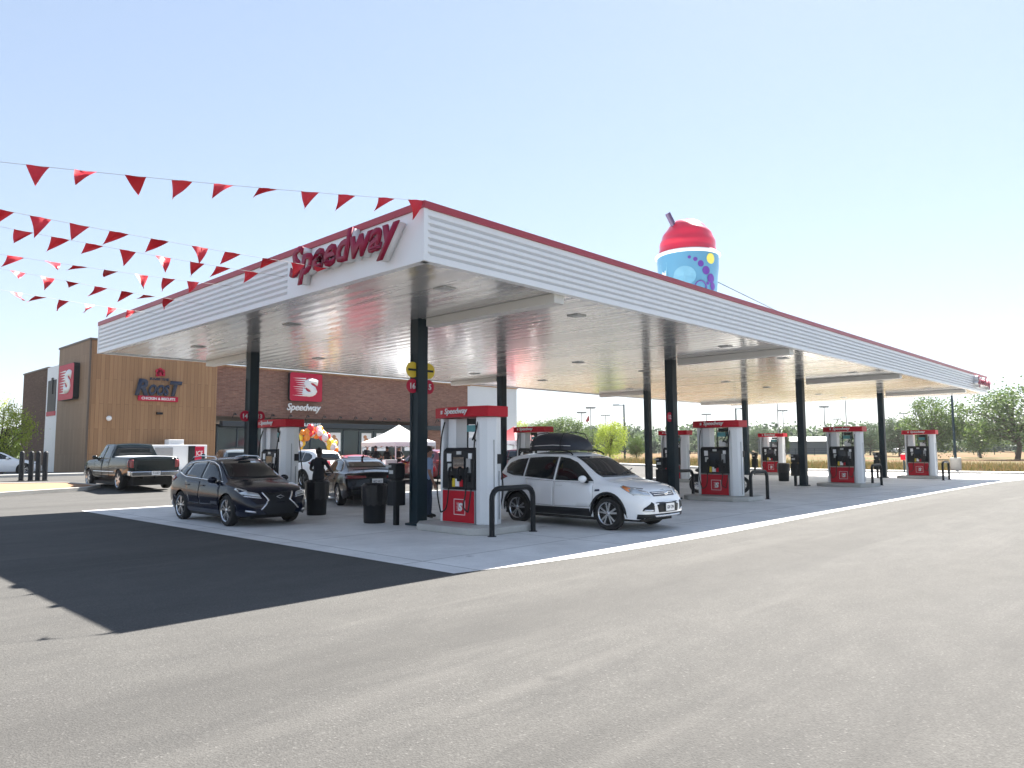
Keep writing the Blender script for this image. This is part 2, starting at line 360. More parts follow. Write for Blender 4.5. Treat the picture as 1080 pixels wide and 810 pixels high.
def text(name, body, mat_, parent, pos, xd, width=None, height=None, ext=.01, bold=.0, shear=0, align='CENTER', updir=(0, 0, 1), fit=True):
    cu = bpy.data.curves.new(name, 'FONT'); cu.body = body; cu.size = 1; cu.extrude = 0; cu.offset = bold; cu.shear = shear; cu.resolution_u = 3
    cu.space_character = .95 + bold*1.5
    ob = bpy.data.objects.new('tmp', cu); COL.objects.link(ob)
    bpy.context.view_layer.update(); dg = bpy.context.evaluated_depsgraph_get()
    me = bpy.data.meshes.new_from_object(ob.evaluated_get(dg)); bpy.data.objects.remove(ob); bpy.data.curves.remove(cu)
    xs = [v.co.x for v in me.vertices]; ys = [v.co.y for v in me.vertices]
    x0, x1, y0, y1 = min(xs), max(xs), min(ys), max(ys)
    sx = width/(x1-x0) if width else None; sy = height/(y1-y0) if height else None
    sx = sx or sy; sy = sy or sx
    bm = bmesh.new(); bm.from_mesh(me)
    g = bmesh.ops.extrude_face_region(bm, geom=list(bm.faces)); vs = [e for e in g['geom'] if isinstance(e, bmesh.types.BMVert)]
    X = Vector(xd).normalized(); U = Vector(updir); N = X.cross(U)
    base = set(vs)
    for v in bm.verts:
        c = v.co.copy(); off = ext if v in base else 0
        v.co = Vector(pos)+X*((c.x-(x0+x1)/2)*sx)+U*((c.y-(y0+y1)/2)*sy)+N*off
    bmesh.ops.recalc_face_normals(bm, faces=bm.faces)
    bm.to_mesh(me); bm.free(); me.materials.clear(); me.materials.append(mat_)
    for p in me.polygons: p.material_index = 0
    me.name = name
    o = bpy.data.objects.new(name, me); COL.objects.link(o); o.parent = parent
    return o

# ------------------------------------------------------------------ ground
def sheet(name, x0, x1, y0, y1, dz, m_, th=0):
    ys = sorted({y0, y1} | {y for y in range(15, 38) if y0 < y < y1}); b = MB()
    vs = []
    for y in ys: vs += [(x0, y, terr(y)+dz), (x1, y, terr(y)+dz)]
    fs = [(2*i, 2*i+1, 2*i+3, 2*i+2) for i in range(len(ys)-1)]
    if th:
        n = len(vs); vs += [(a, b_, c-th) for a, b_, c in vs]
        k = len(ys)-1
        fs += [(2*i, 2*i+2, n+2*i+2, n+2*i) for i in range(k)]+[(2*i+3, 2*i+1, n+2*i+1, n+2*i+3) for i in range(k)]
        fs += [(0, n, n+1, 1), (2*k, 2*k+1, n+2*k+1, n+2*k)]
    b.add(vs, fs)
    return tag(b.build(name, m_, recalc=bool(th)), kind='structure')
sheet('ground', -900, 2500, -900, 2500, -.02, M['field'])
sheet('parking_lot', -120, 46, -120, 75, -.004, M['asphalt'])
b = MB()
outer = [(-.42, -1.18), (.8, -1.42), (2.2, -1.58), (4, -1.68), (6.5, -1.72), (9, -1.66), (12.5, -1.55), (18, -1.5), (25, -1.45), (33.9, -1.5), (39, -2.0), (46, -3.0), (46, 14.8), (-.48, 14.8)]
cen = [(x, y, .004) for x, y in outer]; n_ = len(cen)
b.add(cen, [tuple(range(n_))])
tag(b.build('concrete_apron', M['concrete'], recalc=False), kind='structure')
# drive, kerb and gutter at the field side
sheet('sidewalk', 46.4, 48.0, -90, 75, .11, M['kerb'], .14); sheet('kerb', 46.0, 46.38, -90, 75, .125, M['kerb'], .16)
# walk round the shop
sheet('sidewalk', 8.5, 46, 37.6, 60, .13, M['kerb'], .2)
sheet('sidewalk', -40, 8.46, 37.6, 40.2, .13, M['kerb'], .2)
# landscaped island, left
b = MB(); isl = [(-26, 24.6), (-6, 23.2), (-.9, 23.0), (2.4, 24.2), (3.3, 25.6), (2.6, 28.0), (-1, 29.6), (-26, 31.5)]
def z_(p, d): return (p[0], p[1], terr(p[1])+d)
inner = [((p[0]*.985-.0), p[1]+(.18 if i < 4 else -.18)) for i, p in enumerate(isl)]
n_ = len(isl)
b.add([z_(p, 0) for p in isl]+[z_(p, .14) for p in isl]+[z_(p, .14) for p in inner]+[z_(p, .05) for p in inner],
      [(i, (i+1) % n_, n_+(i+1) % n_, n_+i) for i in range(n_)]+[(n_+i, n_+(i+1) % n_, 2*n_+(i+1) % n_, 2*n_+i) for i in range(n_)]+[(2*n_+i, 2*n_+(i+1) % n_, 3*n_+(i+1) % n_, 3*n_+i) for i in range(n_)])
tag(b.build('kerb', M['kerb']), kind='structure')
b = MB(); b.add([z_(p, .11) for p in inner], [tuple(range(n_))]); tag(b.build('mulch', M['mulch']), kind='structure')
# ------------------------------------------------------------------ canopy
ZB, ZT, CL, CW = 4.68, 5.65, 40.9, 15.5
canopy = thing('station_canopy', 'long white ribbed filling station canopy with red top edge on dark square columns', 'canopy')
def fascia(p0, p1, out, ribs=True, r0=0.0):
    """ribbed strip from p0 to p1, facing 'out'"""
    p0, p1, out = Vector(p0), Vector(p1), Vector(out); b = MB()
    prof = [(-.12, ZB-.0), (.03, ZB), (.03, ZB+.1)]
    if ribs:
        nr = 6; h = (ZT-.16-ZB-.1)/nr
        for i in range(nr):
            z = ZB+.1+i*h
            prof += [(.03, z+.0), (-.045, z+.008), (-.045, z+.034), (.03, z+.06)]
            prof += [(.03, z+h)]
    prof += [(.03, ZT-.12), (.0, ZT-.12), (-.12, ZT-.12)]
    vs = []
    for p in (p0, p1):
        for o, z in prof: vs.append(p+out*o+Vector((0, 0, z)))
    k = len(prof); b.add(vs, [(i, i+1, k+i+1, k+i) for i in range(k-1)]+[(k-1, 0, k, 2*k-1)]+[tuple(range(k)), tuple(range(2*k-1, k-1, -1))])
    return b
FP = 4.2
fascia((0.0, -.0, 0), (CL, 0, 0), (0, -1, 0)).build('fascia', M['fascia'], canopy, recalc=True)
fascia((0, CW, 0), (0, FP, 0), (-1, 0, 0)).build('fascia', M['fascia'], canopy)
fascia((CL, 0, 0), (CL, CW, 0), (1, 0, 0)).build('fascia', M['fascia'], canopy)
fascia((CL, CW, 0), (0, CW, 0), (0, 1, 0)).build('fascia', M['fascia'], canopy)
fp = fascia((0, FP-.002, 0), (0, .012, 0), (-1, 0, 0), ribs=False).build('sign_panel', M['fascia'], canopy)
b = MB()
for c, d in (((CL/2, -.0, ZT-.06), (CL+.1, .12, .115)), ((CL/2, CW, ZT-.06), (CL+.1, .12, .115)), ((0, CW/2, ZT-.06), (.12, CW-.13, .115)), ((CL, CW/2, ZT-.06), (.12, CW-.13, .115))):
    b.box(c, d)
b.build('top_trim', M['redband'], canopy)
for cx_, cy_ in ((-.0, -.0), (CL, 0), (CL, CW), (0, CW)):
    b = MB(); b.box((cx_, cy_, (ZB+ZT-.12)/2+.003), (.08, .08, ZT-.12-ZB)); b.build('corner_trim', M['fascia'], canopy)
b = MB(); b.box((CL/2, CW/2, ZB+.08), (CL-.26, CW-.26, .1)); b.build('soffit', M['soffit'], canopy)
b = MB(); b.box((CL/2, CW/2, ZB+.62), (CL-.26, CW-.26, .06)); b.build('roof_deck', M['white'], canopy)
CX = [3.37, 14.33, 25.27, 36.46]; CY = [4.27, 12.33]
M['beam'] = mat('beam_paint', (.72, .71, .67), .4, noise=.05, nscale=2)
for i, x in enumerate(CX):
    b = MB(); b.box((x+.12, 2.06, ZB-.07), (.3, 3.85, .19)); b.build('beam', M['beam'], canopy, bevel=.01)
    b = MB(); b.box((x+.0, 13.93, ZB-.06), (.3, 2.85, .17)); b.build('beam', M['beam'], canopy, bevel=.01)
    for j, y in enumerate(CY):
        b = MB(); b.box((x, y, (ZB+.03)/2), (.29, .29, ZB+.03)); b.box((x, y, .03), (.42, .42, .05)); b.tube([(x-.15-.02, y+.06, .3), (x-.15-.02, y+.06, 3.9)], .018)
        c = b.build('column', M['column'], canopy, bevel=.012)
        # pump number flags fixed to the column
        num = [16, 12, 8, 4][i] - (2 if j else 0)
        z = 3.15 if i == 0 and j == 0 else 2.75
        for s, nn in (((-1, num), (1, num-1)) if i == 0 else ((-1, num),) if i == 1 else ()):
            fx = x+s*.235
            b = MB(); b.lathe([(0, -.012), (.165, -.012), (.165, .012), (0, .012)], (fx, y-.06, z), 'Y', 24); fl = b.build('number_flag', M['signred'], c)
            text('number', str(nn), M['signwhite'], fl, (fx, y-.075, z), (1, 0, 0), height=.14, ext=.003, bold=.03)
            if i == 0 and j == 0:
                b = MB(); b.lathe([(0, -.012), (.18, -.012), (.18, .012), (0, .012)], (fx, y-.06, z+.37), 'Y', 24); b.build('number_flag', M['yellow'], c)
                b = MB(); b.box((fx, y-.075, z+.37), (.27, .004, .05)); b.build('flag_stripe', M['black'], c)
LX = [1.6, 5.55, 12.6, 16.7, 23.4, 27.7, 34.5, 38.4]
for x in LX:
    for y in (1.35, 6.9, 12.15):
        b = MB(); b.box((x, y, ZB+.018), (.32, .32, .022), 1); b.box((x, y, ZB+.003), (.2, .2, .01), 0)
        b.build('ceiling_light', [M['lens'], M['lens']], canopy, bevel=.006)
text('sign_letters', 'Speedway', M['signwhite'], canopy, (-.05, 2.08, 5.19), (0, -1, 0), width=3.36, height=.72, ext=.15, bold=.02, shear=.28)
text('sign_letters', 'Speedway', M['maroon'], canopy, (-.199, 2.08, 5.19), (0, -1, 0), width=3.42, height=.75, ext=.03, bold=.03, shear=.28)
text('sign_letters', 'Speedway', M['signwhite'], canopy, (39.2, -.05, 5.17), (1, 0, 0), width=3.2, height=.62, ext=.2, bold=.02, shear=.28)
text('sign_letters', 'Speedway', M['maroon'], canopy, (39.2, -.250, 5.17), (1, 0, 0), width=3.22, height=.64, ext=.006, bold=.03, shear=.28)

# ------------------------------------------------------------------ S logo
def rrect(w_, h_, r, n=4):
    P = []
    for cx, cy, a0 in ((w_/2-r, h_/2-r, 0), (-w_/2+r, h_/2-r, 90), (-w_/2+r, -h_/2+r, 180), (w_/2-r, -h_/2+r, 270)):
        for k in range(n+1):
            a = R(a0+90*k/n); P.append((cx+r*math.cos(a), cy+r*math.sin(a)))
    return P
def s_logo(parent, pos, xd, size, depth, w_=None, board=True, bmat=None, name='sign_box'):
    X = Vector(xd); U = Vector((0, 0, 1)); N = X.cross(U); P = Vector(pos); w_ = w_ or size; root = parent
    if board:
        b = MB(); b.prism(rrect(w_, size, size*.08), 0, depth-.01, 1, lambda a, c, d: P+X*a+U*c+N*d)
        b.prism(rrect(w_*.985, size*.985, size*.08), depth-.01, depth, 0, lambda a, c, d: P+X*a+U*c+N*d)
        root = b.build(name, [bmat or M['signred'], M['black']], parent)
    q = P+N*depth
    text('logo_letter', 'S', M['signwhite'], root, q+X*w_*.12, xd, width=w_*.5, height=size*.66, ext=.012*max(size, .3), bold=.06, shear=.15)
    b = MB()
    for i in range(9):
        z = size*(.30-.60*i/8); x0 = -w_*(.42-.04*((i*5) % 4)); x1 = w_*(-.02+.03*((i*3) % 3)); hh = size*.022
        vs = [q+X*x0+U*z, q+X*x1+U*(z-hh), q+X*x1+U*(z+hh)]; vs += [v+N*.01*max(size, .3) for v in vs]
        b.add(vs, [(0, 1, 2), (5, 4, 3), (0, 3, 4, 1), (1, 4, 5, 2), (2, 5, 3, 0)])
    b.build('logo_stripes', M['signwhite'], root)
    return root

# ------------------------------------------------------------------ fuel dispensers
def arc_header(L_, W_, bulge, z0, z1, n=10):
    pts = []
    for k in range(n+1):
        t = -1+2*k/n; pts.append((-(W_/2)-bulge*(1-t*t), t*L_/2))
    for k in range(n+1):
        t = 1-2*k/n; pts.append(((W_/2)+bulge*(1-t*t), t*L_/2))
    b = MB(); b.prism(pts, z0, z1); return b
def make_pump(label, loc):
    t = thing('fuel_dispenser', label, 'fuel pump', loc, 0, 'fuel dispensers under the canopy')
    # lower cabinet
    b = MB(); b.box((0, .075, .50), (.60, 1.02, .70), 0); lower = b.build('lower_cabinet', M['grey'], t, bevel=.01)
    for s in (-1, 1):
        b = MB(); b.box((s*.305, .075, .50), (.02, .98, .66)); rp = b.build('lower_door', M['red'], t, bevel=.006)
        b = MB()
        for q, d in (((s*.318, .02, .65), (.004, .34, .012)), ((s*.318, .02, .33), (.004, .34, .012)), ((s*.318, .19, .49), (.004, .012, .33)), ((s*.318, -.15, .49), (.004, .012, .33))): b.box(q, d)
        b.build('panel_outline', M['signwhite'], rp)
        s_logo(rp, (s*.316, .02, .49), (0, -1 if s < 0 else 1, 0), .27, .004, board=False)
    b = MB(); b.prism([(-.31, .87), (.31, .87), (.29, 1.66), (.20, 1.74), (-.20, 1.74), (-.29, 1.66)], -.43, .58, 0, lambda a, c, d: (a, d, c)); hd = b.build('upper_cabinet', M['black'], t, bevel=.012)
    for s in (-1, 1):
        def pnl(name, y, z, w_, h_, m_, d=.012):
            b = MB(); b.box((s*(.318-(z-.87)*.02/.79+d/2), y, z), (d+.01, w_, h_)); return b.build(name, m_, t, bevel=.003)
        pnl('display_screen', .05, 1.42, .34, .24, M['screen']); pnl('price_display', .05, 1.63, .14, .07, M['lens'])
        pnl('card_reader', -.27, 1.36, .12, .3, M['grey'], .03); pnl('keypad', .34, 1.32, .11, .16, M['lens'])
        pnl('label', .36, 1.53, .13, .17, M['signwhite']); pnl('label', -.3, 1.56, .1, .12, M['signwhite'])
        pnl('grade_button', .2, 1.0, .08, .18, M['yellow']); pnl('grade_button', .08, 1.0, .12, .16, M['signwhite']); pnl('grade_button', -.04, .99, .09, .14, M['red'])
        for y in (.28, .0, -.26):
            b = MB(); b.tube([(s*.37, y, 1.12), (s*.39, y, 1.2), (s*.36, y, 1.30), (s*.33, y, 1.33)], [.02, .03, .028, .016], 8)
            b.tube([(s*.37, y, 1.05), (s*.41, y, 1.13), (s*.37, y, 1.25)], .012, 6); b.box((s*.34, y, 1.09), (.05, .1, .12))
            b.build('nozzle', M['black'], t, smooth=True)
        for y, y2, zl in ((-.26, -.5, .42), (.28, .56, .38)):
            pts = [(s*.26, y2, 2.3), (s*.34, y2+.01, 2.0), (s*.40, y2+.0, 1.5), (s*.47, y2, .85), (s*.47, (y+y2*2)/3, zl+.05), (s*.46, (y+y2)/2, zl), (s*.44, y+.02, zl+.1), (s*.40, y, .8), (s*.38, y, 1.12)]
            pp = []
            for i in range(len(pts)-1):
                for k in range(5):
                    u = k/5; P0, P1, P2, P3 = [Vector(pts[max(0, min(len(pts)-1, j))]) for j in (i-1, i, i+1, i+2)]
                    pp.append(.5*((2*P1)+(P2-P0)*u+(2*P0-5*P1+4*P2-P3)*u*u+(3*P1-P0-3*P2+P3)*u**3))
            b = MB(); b.tube(pp, .016, 6); b.build('hose', M['rubber'], t, smooth=True)
    # end columns, the near one deep with a pointed nose
    b = MB(); b.prism([(-.28, -.45), (-.28, -.56), (-.20, -.71), (0, -.78), (.20, -.71), (.28, -.56), (.28, -.45)], .15, 2.38)
    b.build('end_column', M['offwhite'], t, bevel=.012)
    b = MB()
    for x, z0, z1 in ((-.06, .2, 1.9), (.09, .25, 1.25)): b.box((x, -.763, (z0+z1)/2), (.012, .02, z1-z0))
    b.build('column_groove', M['grey'], t)
    b = MB(); b.prism([(-.26, .60), (-.26, .70), (0, .76), (.26, .70), (.26, .60)], .15, 2.38); b.build('end_column', M['offwhite'], t, bevel=.012)
    # open upper bay: mullion, poster and hose fittings
    b = MB(); b.box((0, .42, 2.05), (.34, .26, .64)); b.build('upper_post', M['offwhite'], t, bevel=.01)
    b = MB(); b.box((0, -.14, 2.30), (.2, .3, .12), 0); b.box((0, -.14, 1.93), (.06, .34, .03), 0); b.tube([(0, -.3, 1.74), (0, -.3, 2.38)], .02); b.tube([(0, .1, 1.74), (0, .1, 2.38)], .02); b.build('upper_frame', M['black'], t)
    for s in (-1, 1):
        b = MB(); b.box((s*.07, -.12, 2.15), (.01, .34, .14)); b.build('price_card', M['teal'], t)
        b = MB(); b.box((s*.07, -.12, 1.85), (.01, .24, .2)); b.build('price_card', M['signwhite'], t)
        b = MB(); b.tube([(s*.09, -.3, 1.86), (s*.13, -.22, 1.93), (s*.09, -.14, 1.90), (s*.13, -.3, 2.1), (s*.1, -.26, 2.3)], .018, 6); b.build('hose_fitting', M['black'], t)
    h = arc_header(1.66, .60, .15, 2.385, 2.605).build('header', M['red'], t, bevel=.01)
    text('header_text', 'Speedway', M['signwhite'], h, (-.458, -.02, 2.50), (0, -1, 0), width=.72, height=.16, ext=.012, bold=.015, shear=.2)
    text('header_text', 'Speedway', M['signwhite'], h, (.458, -.02, 2.50), (0, 1, 0), width=.72, height=.16, ext=.012, bold=.015, shear=.2)
    s_logo(h, (-.445, .46, 2.50), (0, -1, 0), .12, .004, board=False)
    b = MB(); b.box((.1, -.765, 1.5), (.14, .03, .2)); b.build('call_box', M['black'], t)
    return t
pumps = [((3.56, 2.72), 'fuel pump with white end column nearest the camera, beside the front corner column'),
         ((15.15, 2.95), 'fuel pump in front of the motorcycle, with black hose loop on its end column'),
         ((26.2, 2.75), 'third fuel pump along the front row, right of the white box van line of columns'),
         ((36.9, 2.5), 'last fuel pump at the far right end of the front row'),
         ((3.67, 11.1), 'fuel pump behind the dark blue crossover, in front of the shop'),
         ((14.9, 11.1), 'fuel pump seen behind the roof box of the white crossover'),
         ((25.9, 11.1), 'half hidden fuel pump just behind the thick second front column'),
         ((37.6, 11.1), 'fuel pump in the back row behind a black litter bin')]
pumps[2] = (pumps[2][0], 'fuel pump between the third and fourth front columns, black hose hanging beside it')
p0 = None
for i, ((x, y), lb) in enumerate(pumps):
    if p0 is None: p0 = make_pump(lb, (x, y, 0))
    else: dup(p0, (x, y, 0), 0, lb)
    b = MB(); P_ = [(-.55, -1.2), (.55, -1.2), (.9, -.85), (.9, .75), (.55, 1.12), (-.55, 1.12), (-.9, .75), (-.9, -.85)]
    b.prism(P_, 0, .148, 0, lambda a, c, d: (x+.02+a, y+c, d)); tag(b.build('pump_island', M['kerb'], bevel=.03), kind='structure')
# steel hoops at island ends
def hoop(x, y, w_, label, g='steel hoop guards at the ends of the pump islands'):
    b = MB(); h = .92; r = .2; pts = [(-w_/2, 0, 0), (-w_/2, 0, h-r)]
    pts += [(-w_/2+r-r*math.cos(R(a)), 0, h-r+r*math.sin(R(a))) for a in (20, 45, 70, 90)]
    pts += [(w_/2-r+r*math.sin(R(a)), 0, h-r+r*math.cos(R(a))) for a in (0, 20, 45, 70)]+[(w_/2, 0, h-r), (w_/2, 0, 0)]
    b.tube(pts, .055, 12)
    for s in (-1, 1): b.lathe([(.09, 0), (.09, .012), (.06, .014)], (s*w_/2, 0, 0), n=12)
    o = b.build('hoop_guard', M['black'], smooth=True); o.location = (x, y, .004); return tag(o, label, 'bollard', g)
hl = ['black steel hoop guard in front of the nearest pump', 'black steel hoop guard right of the pump with the motorcycle behind', 'black steel hoop guard at the near end of the third front pump', 'black steel hoop guard right of the farthest front pump']
for (x, y), lb in zip([(3.50, 1.42), (15.6, 1.85), (27.15, 1.8), (35.2, .95)], hl): hoop(x, y, 1.2, lb)
for (x, y), lb in zip([(15.2, 4.35), (37.9, 9.6)], ['black steel hoop guard left of the pump with the motorcycle behind', 'black steel hoop guard beside the back row pump with the bin']): hoop(x, y, 1.1, lb)

# bins and window washing stands
def bin_(loc, label, s=1.0):
    t = thing('litter_bin', label, 'trash can', loc, 0, 'black litter bins under the canopy')
    b = MB(); b.lathe([(.24, 0), (.25, .02), (.275, .80), (.29, .82), (.29, .88), (.27, .90), (.2, .9), (.19, .86), (0, .86)], n=20); b.build('bin_body', M['black'], t, smooth=True)
    b = MB(); prof = [(.285, .42), (.30, .6), (.305, .78), (.31, .86), (.25, .915)]
    n = 40; vs = []
    for r, h in prof:
        for k in range(n):
            q = 2*math.pi*k/n; rr = r*(1+.035*math.sin(k*2.3+h*3)+.02*math.sin(k*5.1)); hh = h+(.03*math.sin(k*1.9) if h < .5 else 0); vs.append((rr*math.cos(q), rr*math.sin(q), hh))
    b.add(vs, [(i*n+k, i*n+(k+1) % n, (i+1)*n+(k+1) % n, (i+1)*n+k) for i in range(4) for k in range(n)]); b.build('bin_bag', M['bag'], t, smooth=True)
    return t
k0 = bin_((3.02, 5.45, .004), 'black litter bin with bag left of the front corner column')
dup(k0, (3.25, 8.35, .004), 1, 'black litter bin beside the dark blue crossover, in front of the person in black')
dup(k0, (29.3, 6.9, .004), 2, 'black litter bin in front of the farthest back row pump')
def wash(loc, label):
    t = thing('window_wash_unit', label, 'squeegee station', loc, 0, 'window washing units fixed beside the columns')
    b = MB(); b.prism(rrect(.34, .30, .06), .45, 1.0, 0); b.build('bucket', M['black'], t)
    b = MB(); b.box((0, 0, 1.22), (.30, .26, .36)); b.box((0, .0, 1.06), (.2, .2, .2)); b.build('towel_box', M['black'], t, bevel=.03)
    b = MB(); b.box((-.155, 0, 1.2), (.006, .14, .08)); b.build('towel_slot', M['lens'], t)
    b = MB(); b.box((.0, 0, .235), (.1, .1, .47)); b.build('post', M['black'], t)
    b = MB(); b.tube([(-.05, .05, .9), (-.13, .1, 1.32)], .012, 6); b.box((-.14, .1, 1.33), (.03, .2, .05)); b.build('squeegee', M['grey'], t)
    return t
w0 = wash((3.02, 4.62, 0), 'black window washing unit on the left of the front corner column')
for (x, y), lb in zip([(13.98, 4.5), (24.93, 4.5), (36.1, 4.5), (14.75, 12.15), (36.9, 12.0)],
                      ['black window washing unit left of the column behind the white crossover hood', 'black window washing unit on the left of the third front column', 'black window washing unit on the left of the fourth front column',
                       'black window washing unit behind the white crossover near its tail', 'black window washing unit right of the last back row column']):
    dup(w0, (x, y, 0), 0, lb)
# ------------------------------------------------------------------ vehicles
def pchip(P):
    xs = [p[0] for p in P]; ys = [p[1] for p in P]; n = len(P)
    d = [(ys[i+1]-ys[i])/(xs[i+1]-xs[i]) for i in range(n-1)]
    mm = [d[0]]+[0 if d[i-1]*d[i] <= 0 else 2*d[i-1]*d[i]/(d[i-1]+d[i]) for i in range(1, n-1)]+[d[-1]]
    def f(x):
        if x <= xs[0]: return ys[0]
        if x >= xs[-1]: return ys[-1]
        i = 0
        while x > xs[i+1]: i += 1
        h = xs[i+1]-xs[i]; t = (x-xs[i])/h
        return (2*t**3-3*t*t+1)*ys[i]+(t**3-2*t*t+t)*h*mm[i]+(-2*t**3+3*t*t)*ys[i+1]+(t**3-t*t)*h*mm[i+1]
    return f
def car_body(S):
    top = pchip(S['top']); belt = pchip(S['belt']); W2 = S['W']/2; x0, x1 = S['top'][0][0], S['top'][-1][0]
    wr = pchip(S['wr']); plan = pchip(S['plan']); sill = pchip(S['sill']); ra = S['ra']
    st = set()
    n = 100
    for i in range(n+1): st.add(round(x0+(x1-x0)*i/n, 4))
    for k in range(1, 12):
        st.add(round(x0+.28*(k/12)**2, 4)); st.add(round(x1-.28*(k/12)**2, 4))
    for xa in S['ax']:
        for k in range(0, 19):
            st.add(round(xa+ra*math.cos(math.pi*k/18)*.9999, 4))
        st.add(xa-ra*1.003); st.add(xa+ra*1.003)
    for x in S.get('extra', []): st.add(x)
    st = sorted(st); NB, NG, NT = 12, 10, 10
    rings = []
    for x in st:
        zt = top(x); cr = min(S['crown'], (zt-.3)*.1); zb = min(belt(x), zt-cr-.015); zl = min(sill(x), zb-.05)
        for xa in S['ax']:
            if abs(x-xa) < ra: zl = max(zl, S['rw']+math.sqrt(max(0, ra*ra-(x-xa)**2)))
        zl = min(zl, zb-.03)
        w_ = W2*plan(x); wt = min(wr(x), w_*.9); ring = []; sl0 = sill(x)
        for k in range(NB+1):
            s = k/NB; z = zl+(zb-zl)*s; q = (z-sl0)/max(.05, zb-sl0)
            y = w_*(1-.07*max(0, 1-q*2.4)**2-.055*max(0, q-.55)**2/.2)
            y -= S.get('crease', .012)*math.exp(-((q-.30)/.12)**2)*(1 if abs(x) < x1*.8 else .3)
            ring.append((y, z))
        yb = ring[-1][0]; ze = zt-cr
        for k in range(1, NG+1):
            s = k/NG; ring.append((yb+(wt-yb)*(s**1.12), zb+(ze-zb)*s))
        for k in range(1, NT+1):
            y = wt*(1-k/NT); ring.append((y, ze+cr*(1-(y/wt)**2)))
        rings.append(ring)
    k = len(rings[0]); b = MB(); vs = []
    for x, rg in zip(st, rings):
        for y, z in rg: vs.append((x, y, z))
        for y, z in rg[-2::-1]: vs.append((x, -y, z))
    kk = 2*k-1; fs = [(i*kk+j, i*kk+j+1, (i+1)*kk+j+1, (i+1)*kk+j) for i in range(len(st)-1) for j in range(kk-1)]
    b.add(vs, fs)
    for e, sg in ((0, -1), (len(st)-1, 1)):
        rg = rings[e]; x = st[e]; C_ = 8; vv = []
        for y, z in rg:
            for c in range(C_+1):
                t = 1-2*c/C_; vv.append((x+sg*S.get('nose', .05)*(1-t*t)*(1 if y > .05 else 0), y*t, z))
        b.add(vv, [(i*(C_+1)+c, i*(C_+1)+c+1, (i+1)*(C_+1)+c+1, (i+1)*(C_+1)+c) for i in range(len(rg)-1) for c in range(C_)])
    return b
def decal(bvh, poly, view, off=.006, grid=.07, side=1):
    """polygon given in a flat view, laid on the body surface as a thin skin"""
    P = []
    n = len(poly)
    for i in range(n):
        a, c = Vector(poly[i]), Vector(poly[(i+1) % n]); k = max(1, int((c-a).length/grid))
        for j in range(k): P.append(a+(c-a)*(j/k))
    ne = len(P); edges = [(i, (i+1) % ne) for i in range(ne)]
    xs = [p.x for p in P]; ys = [p.y for p in P]
    def inside(q):
        r = False
        for i in range(ne):
            a, c = P[i], P[(i+1) % ne]
            if (a.y > q.y) != (c.y > q.y) and q.x < (c.x-a.x)*(q.y-a.y)/(c.y-a.y)+a.x: r = not r
        return r
    ip = []; x = min(xs)+grid/2
    while x < max(xs):
        y = min(ys)+grid/2
        while y < max(ys):
            q = Vector((x, y))
            if inside(q) and min((q-p).length for p in P) > grid*.35: ip.append(q)
            y += grid
        x += grid
    vo, eo, fo, *_ = delaunay_2d_cdt([Vector((p.x, p.y)) for p in P+ip], edges, [list(range(ne))], 1, 1e-5)
    out = []
    for p in vo:
        if view == 'side': o, d = Vector((p.x, side*4, p.y)), Vector((0, -side, 0))
        elif view == 'front': o, d = Vector((6, p.x, p.y)), Vector((-1, 0, 0))
        elif view == 'rear': o, d = Vector((-6, p.x, p.y)), Vector((1, 0, 0))
        else: o, d = Vector((p.x, p.y, 5)), Vector((0, 0, -1))
        h, nn, _, _ = bvh.ray_cast(o, d)
        if h is None:
            h, nn, _, _ = bvh.find_nearest(o+d*4.0 if view != 'front' else Vector((2, p.x, p.y)))
        if nn.dot(d) > 0: nn = -nn
        out.append((h+nn*off, h-nn*.004))
    b = MB(); k = len(out); b.add([o[0] for o in out]+[o[1] for o in out], [tuple(f) for f in fo])
    cnt = {}
    for f in fo:
        for i in range(len(f)):
            e = (f[i], f[(i+1) % len(f)]); cnt[tuple(sorted(e))] = cnt.get(tuple(sorted(e)), [])+[e]
    b.f += [(e[0][1], e[0][0], k+e[0][0], k+e[0][1]) for e in cnt.values() if len(e) == 1]; b.m += [0]*(len(b.f)-len(b.m))
    return b
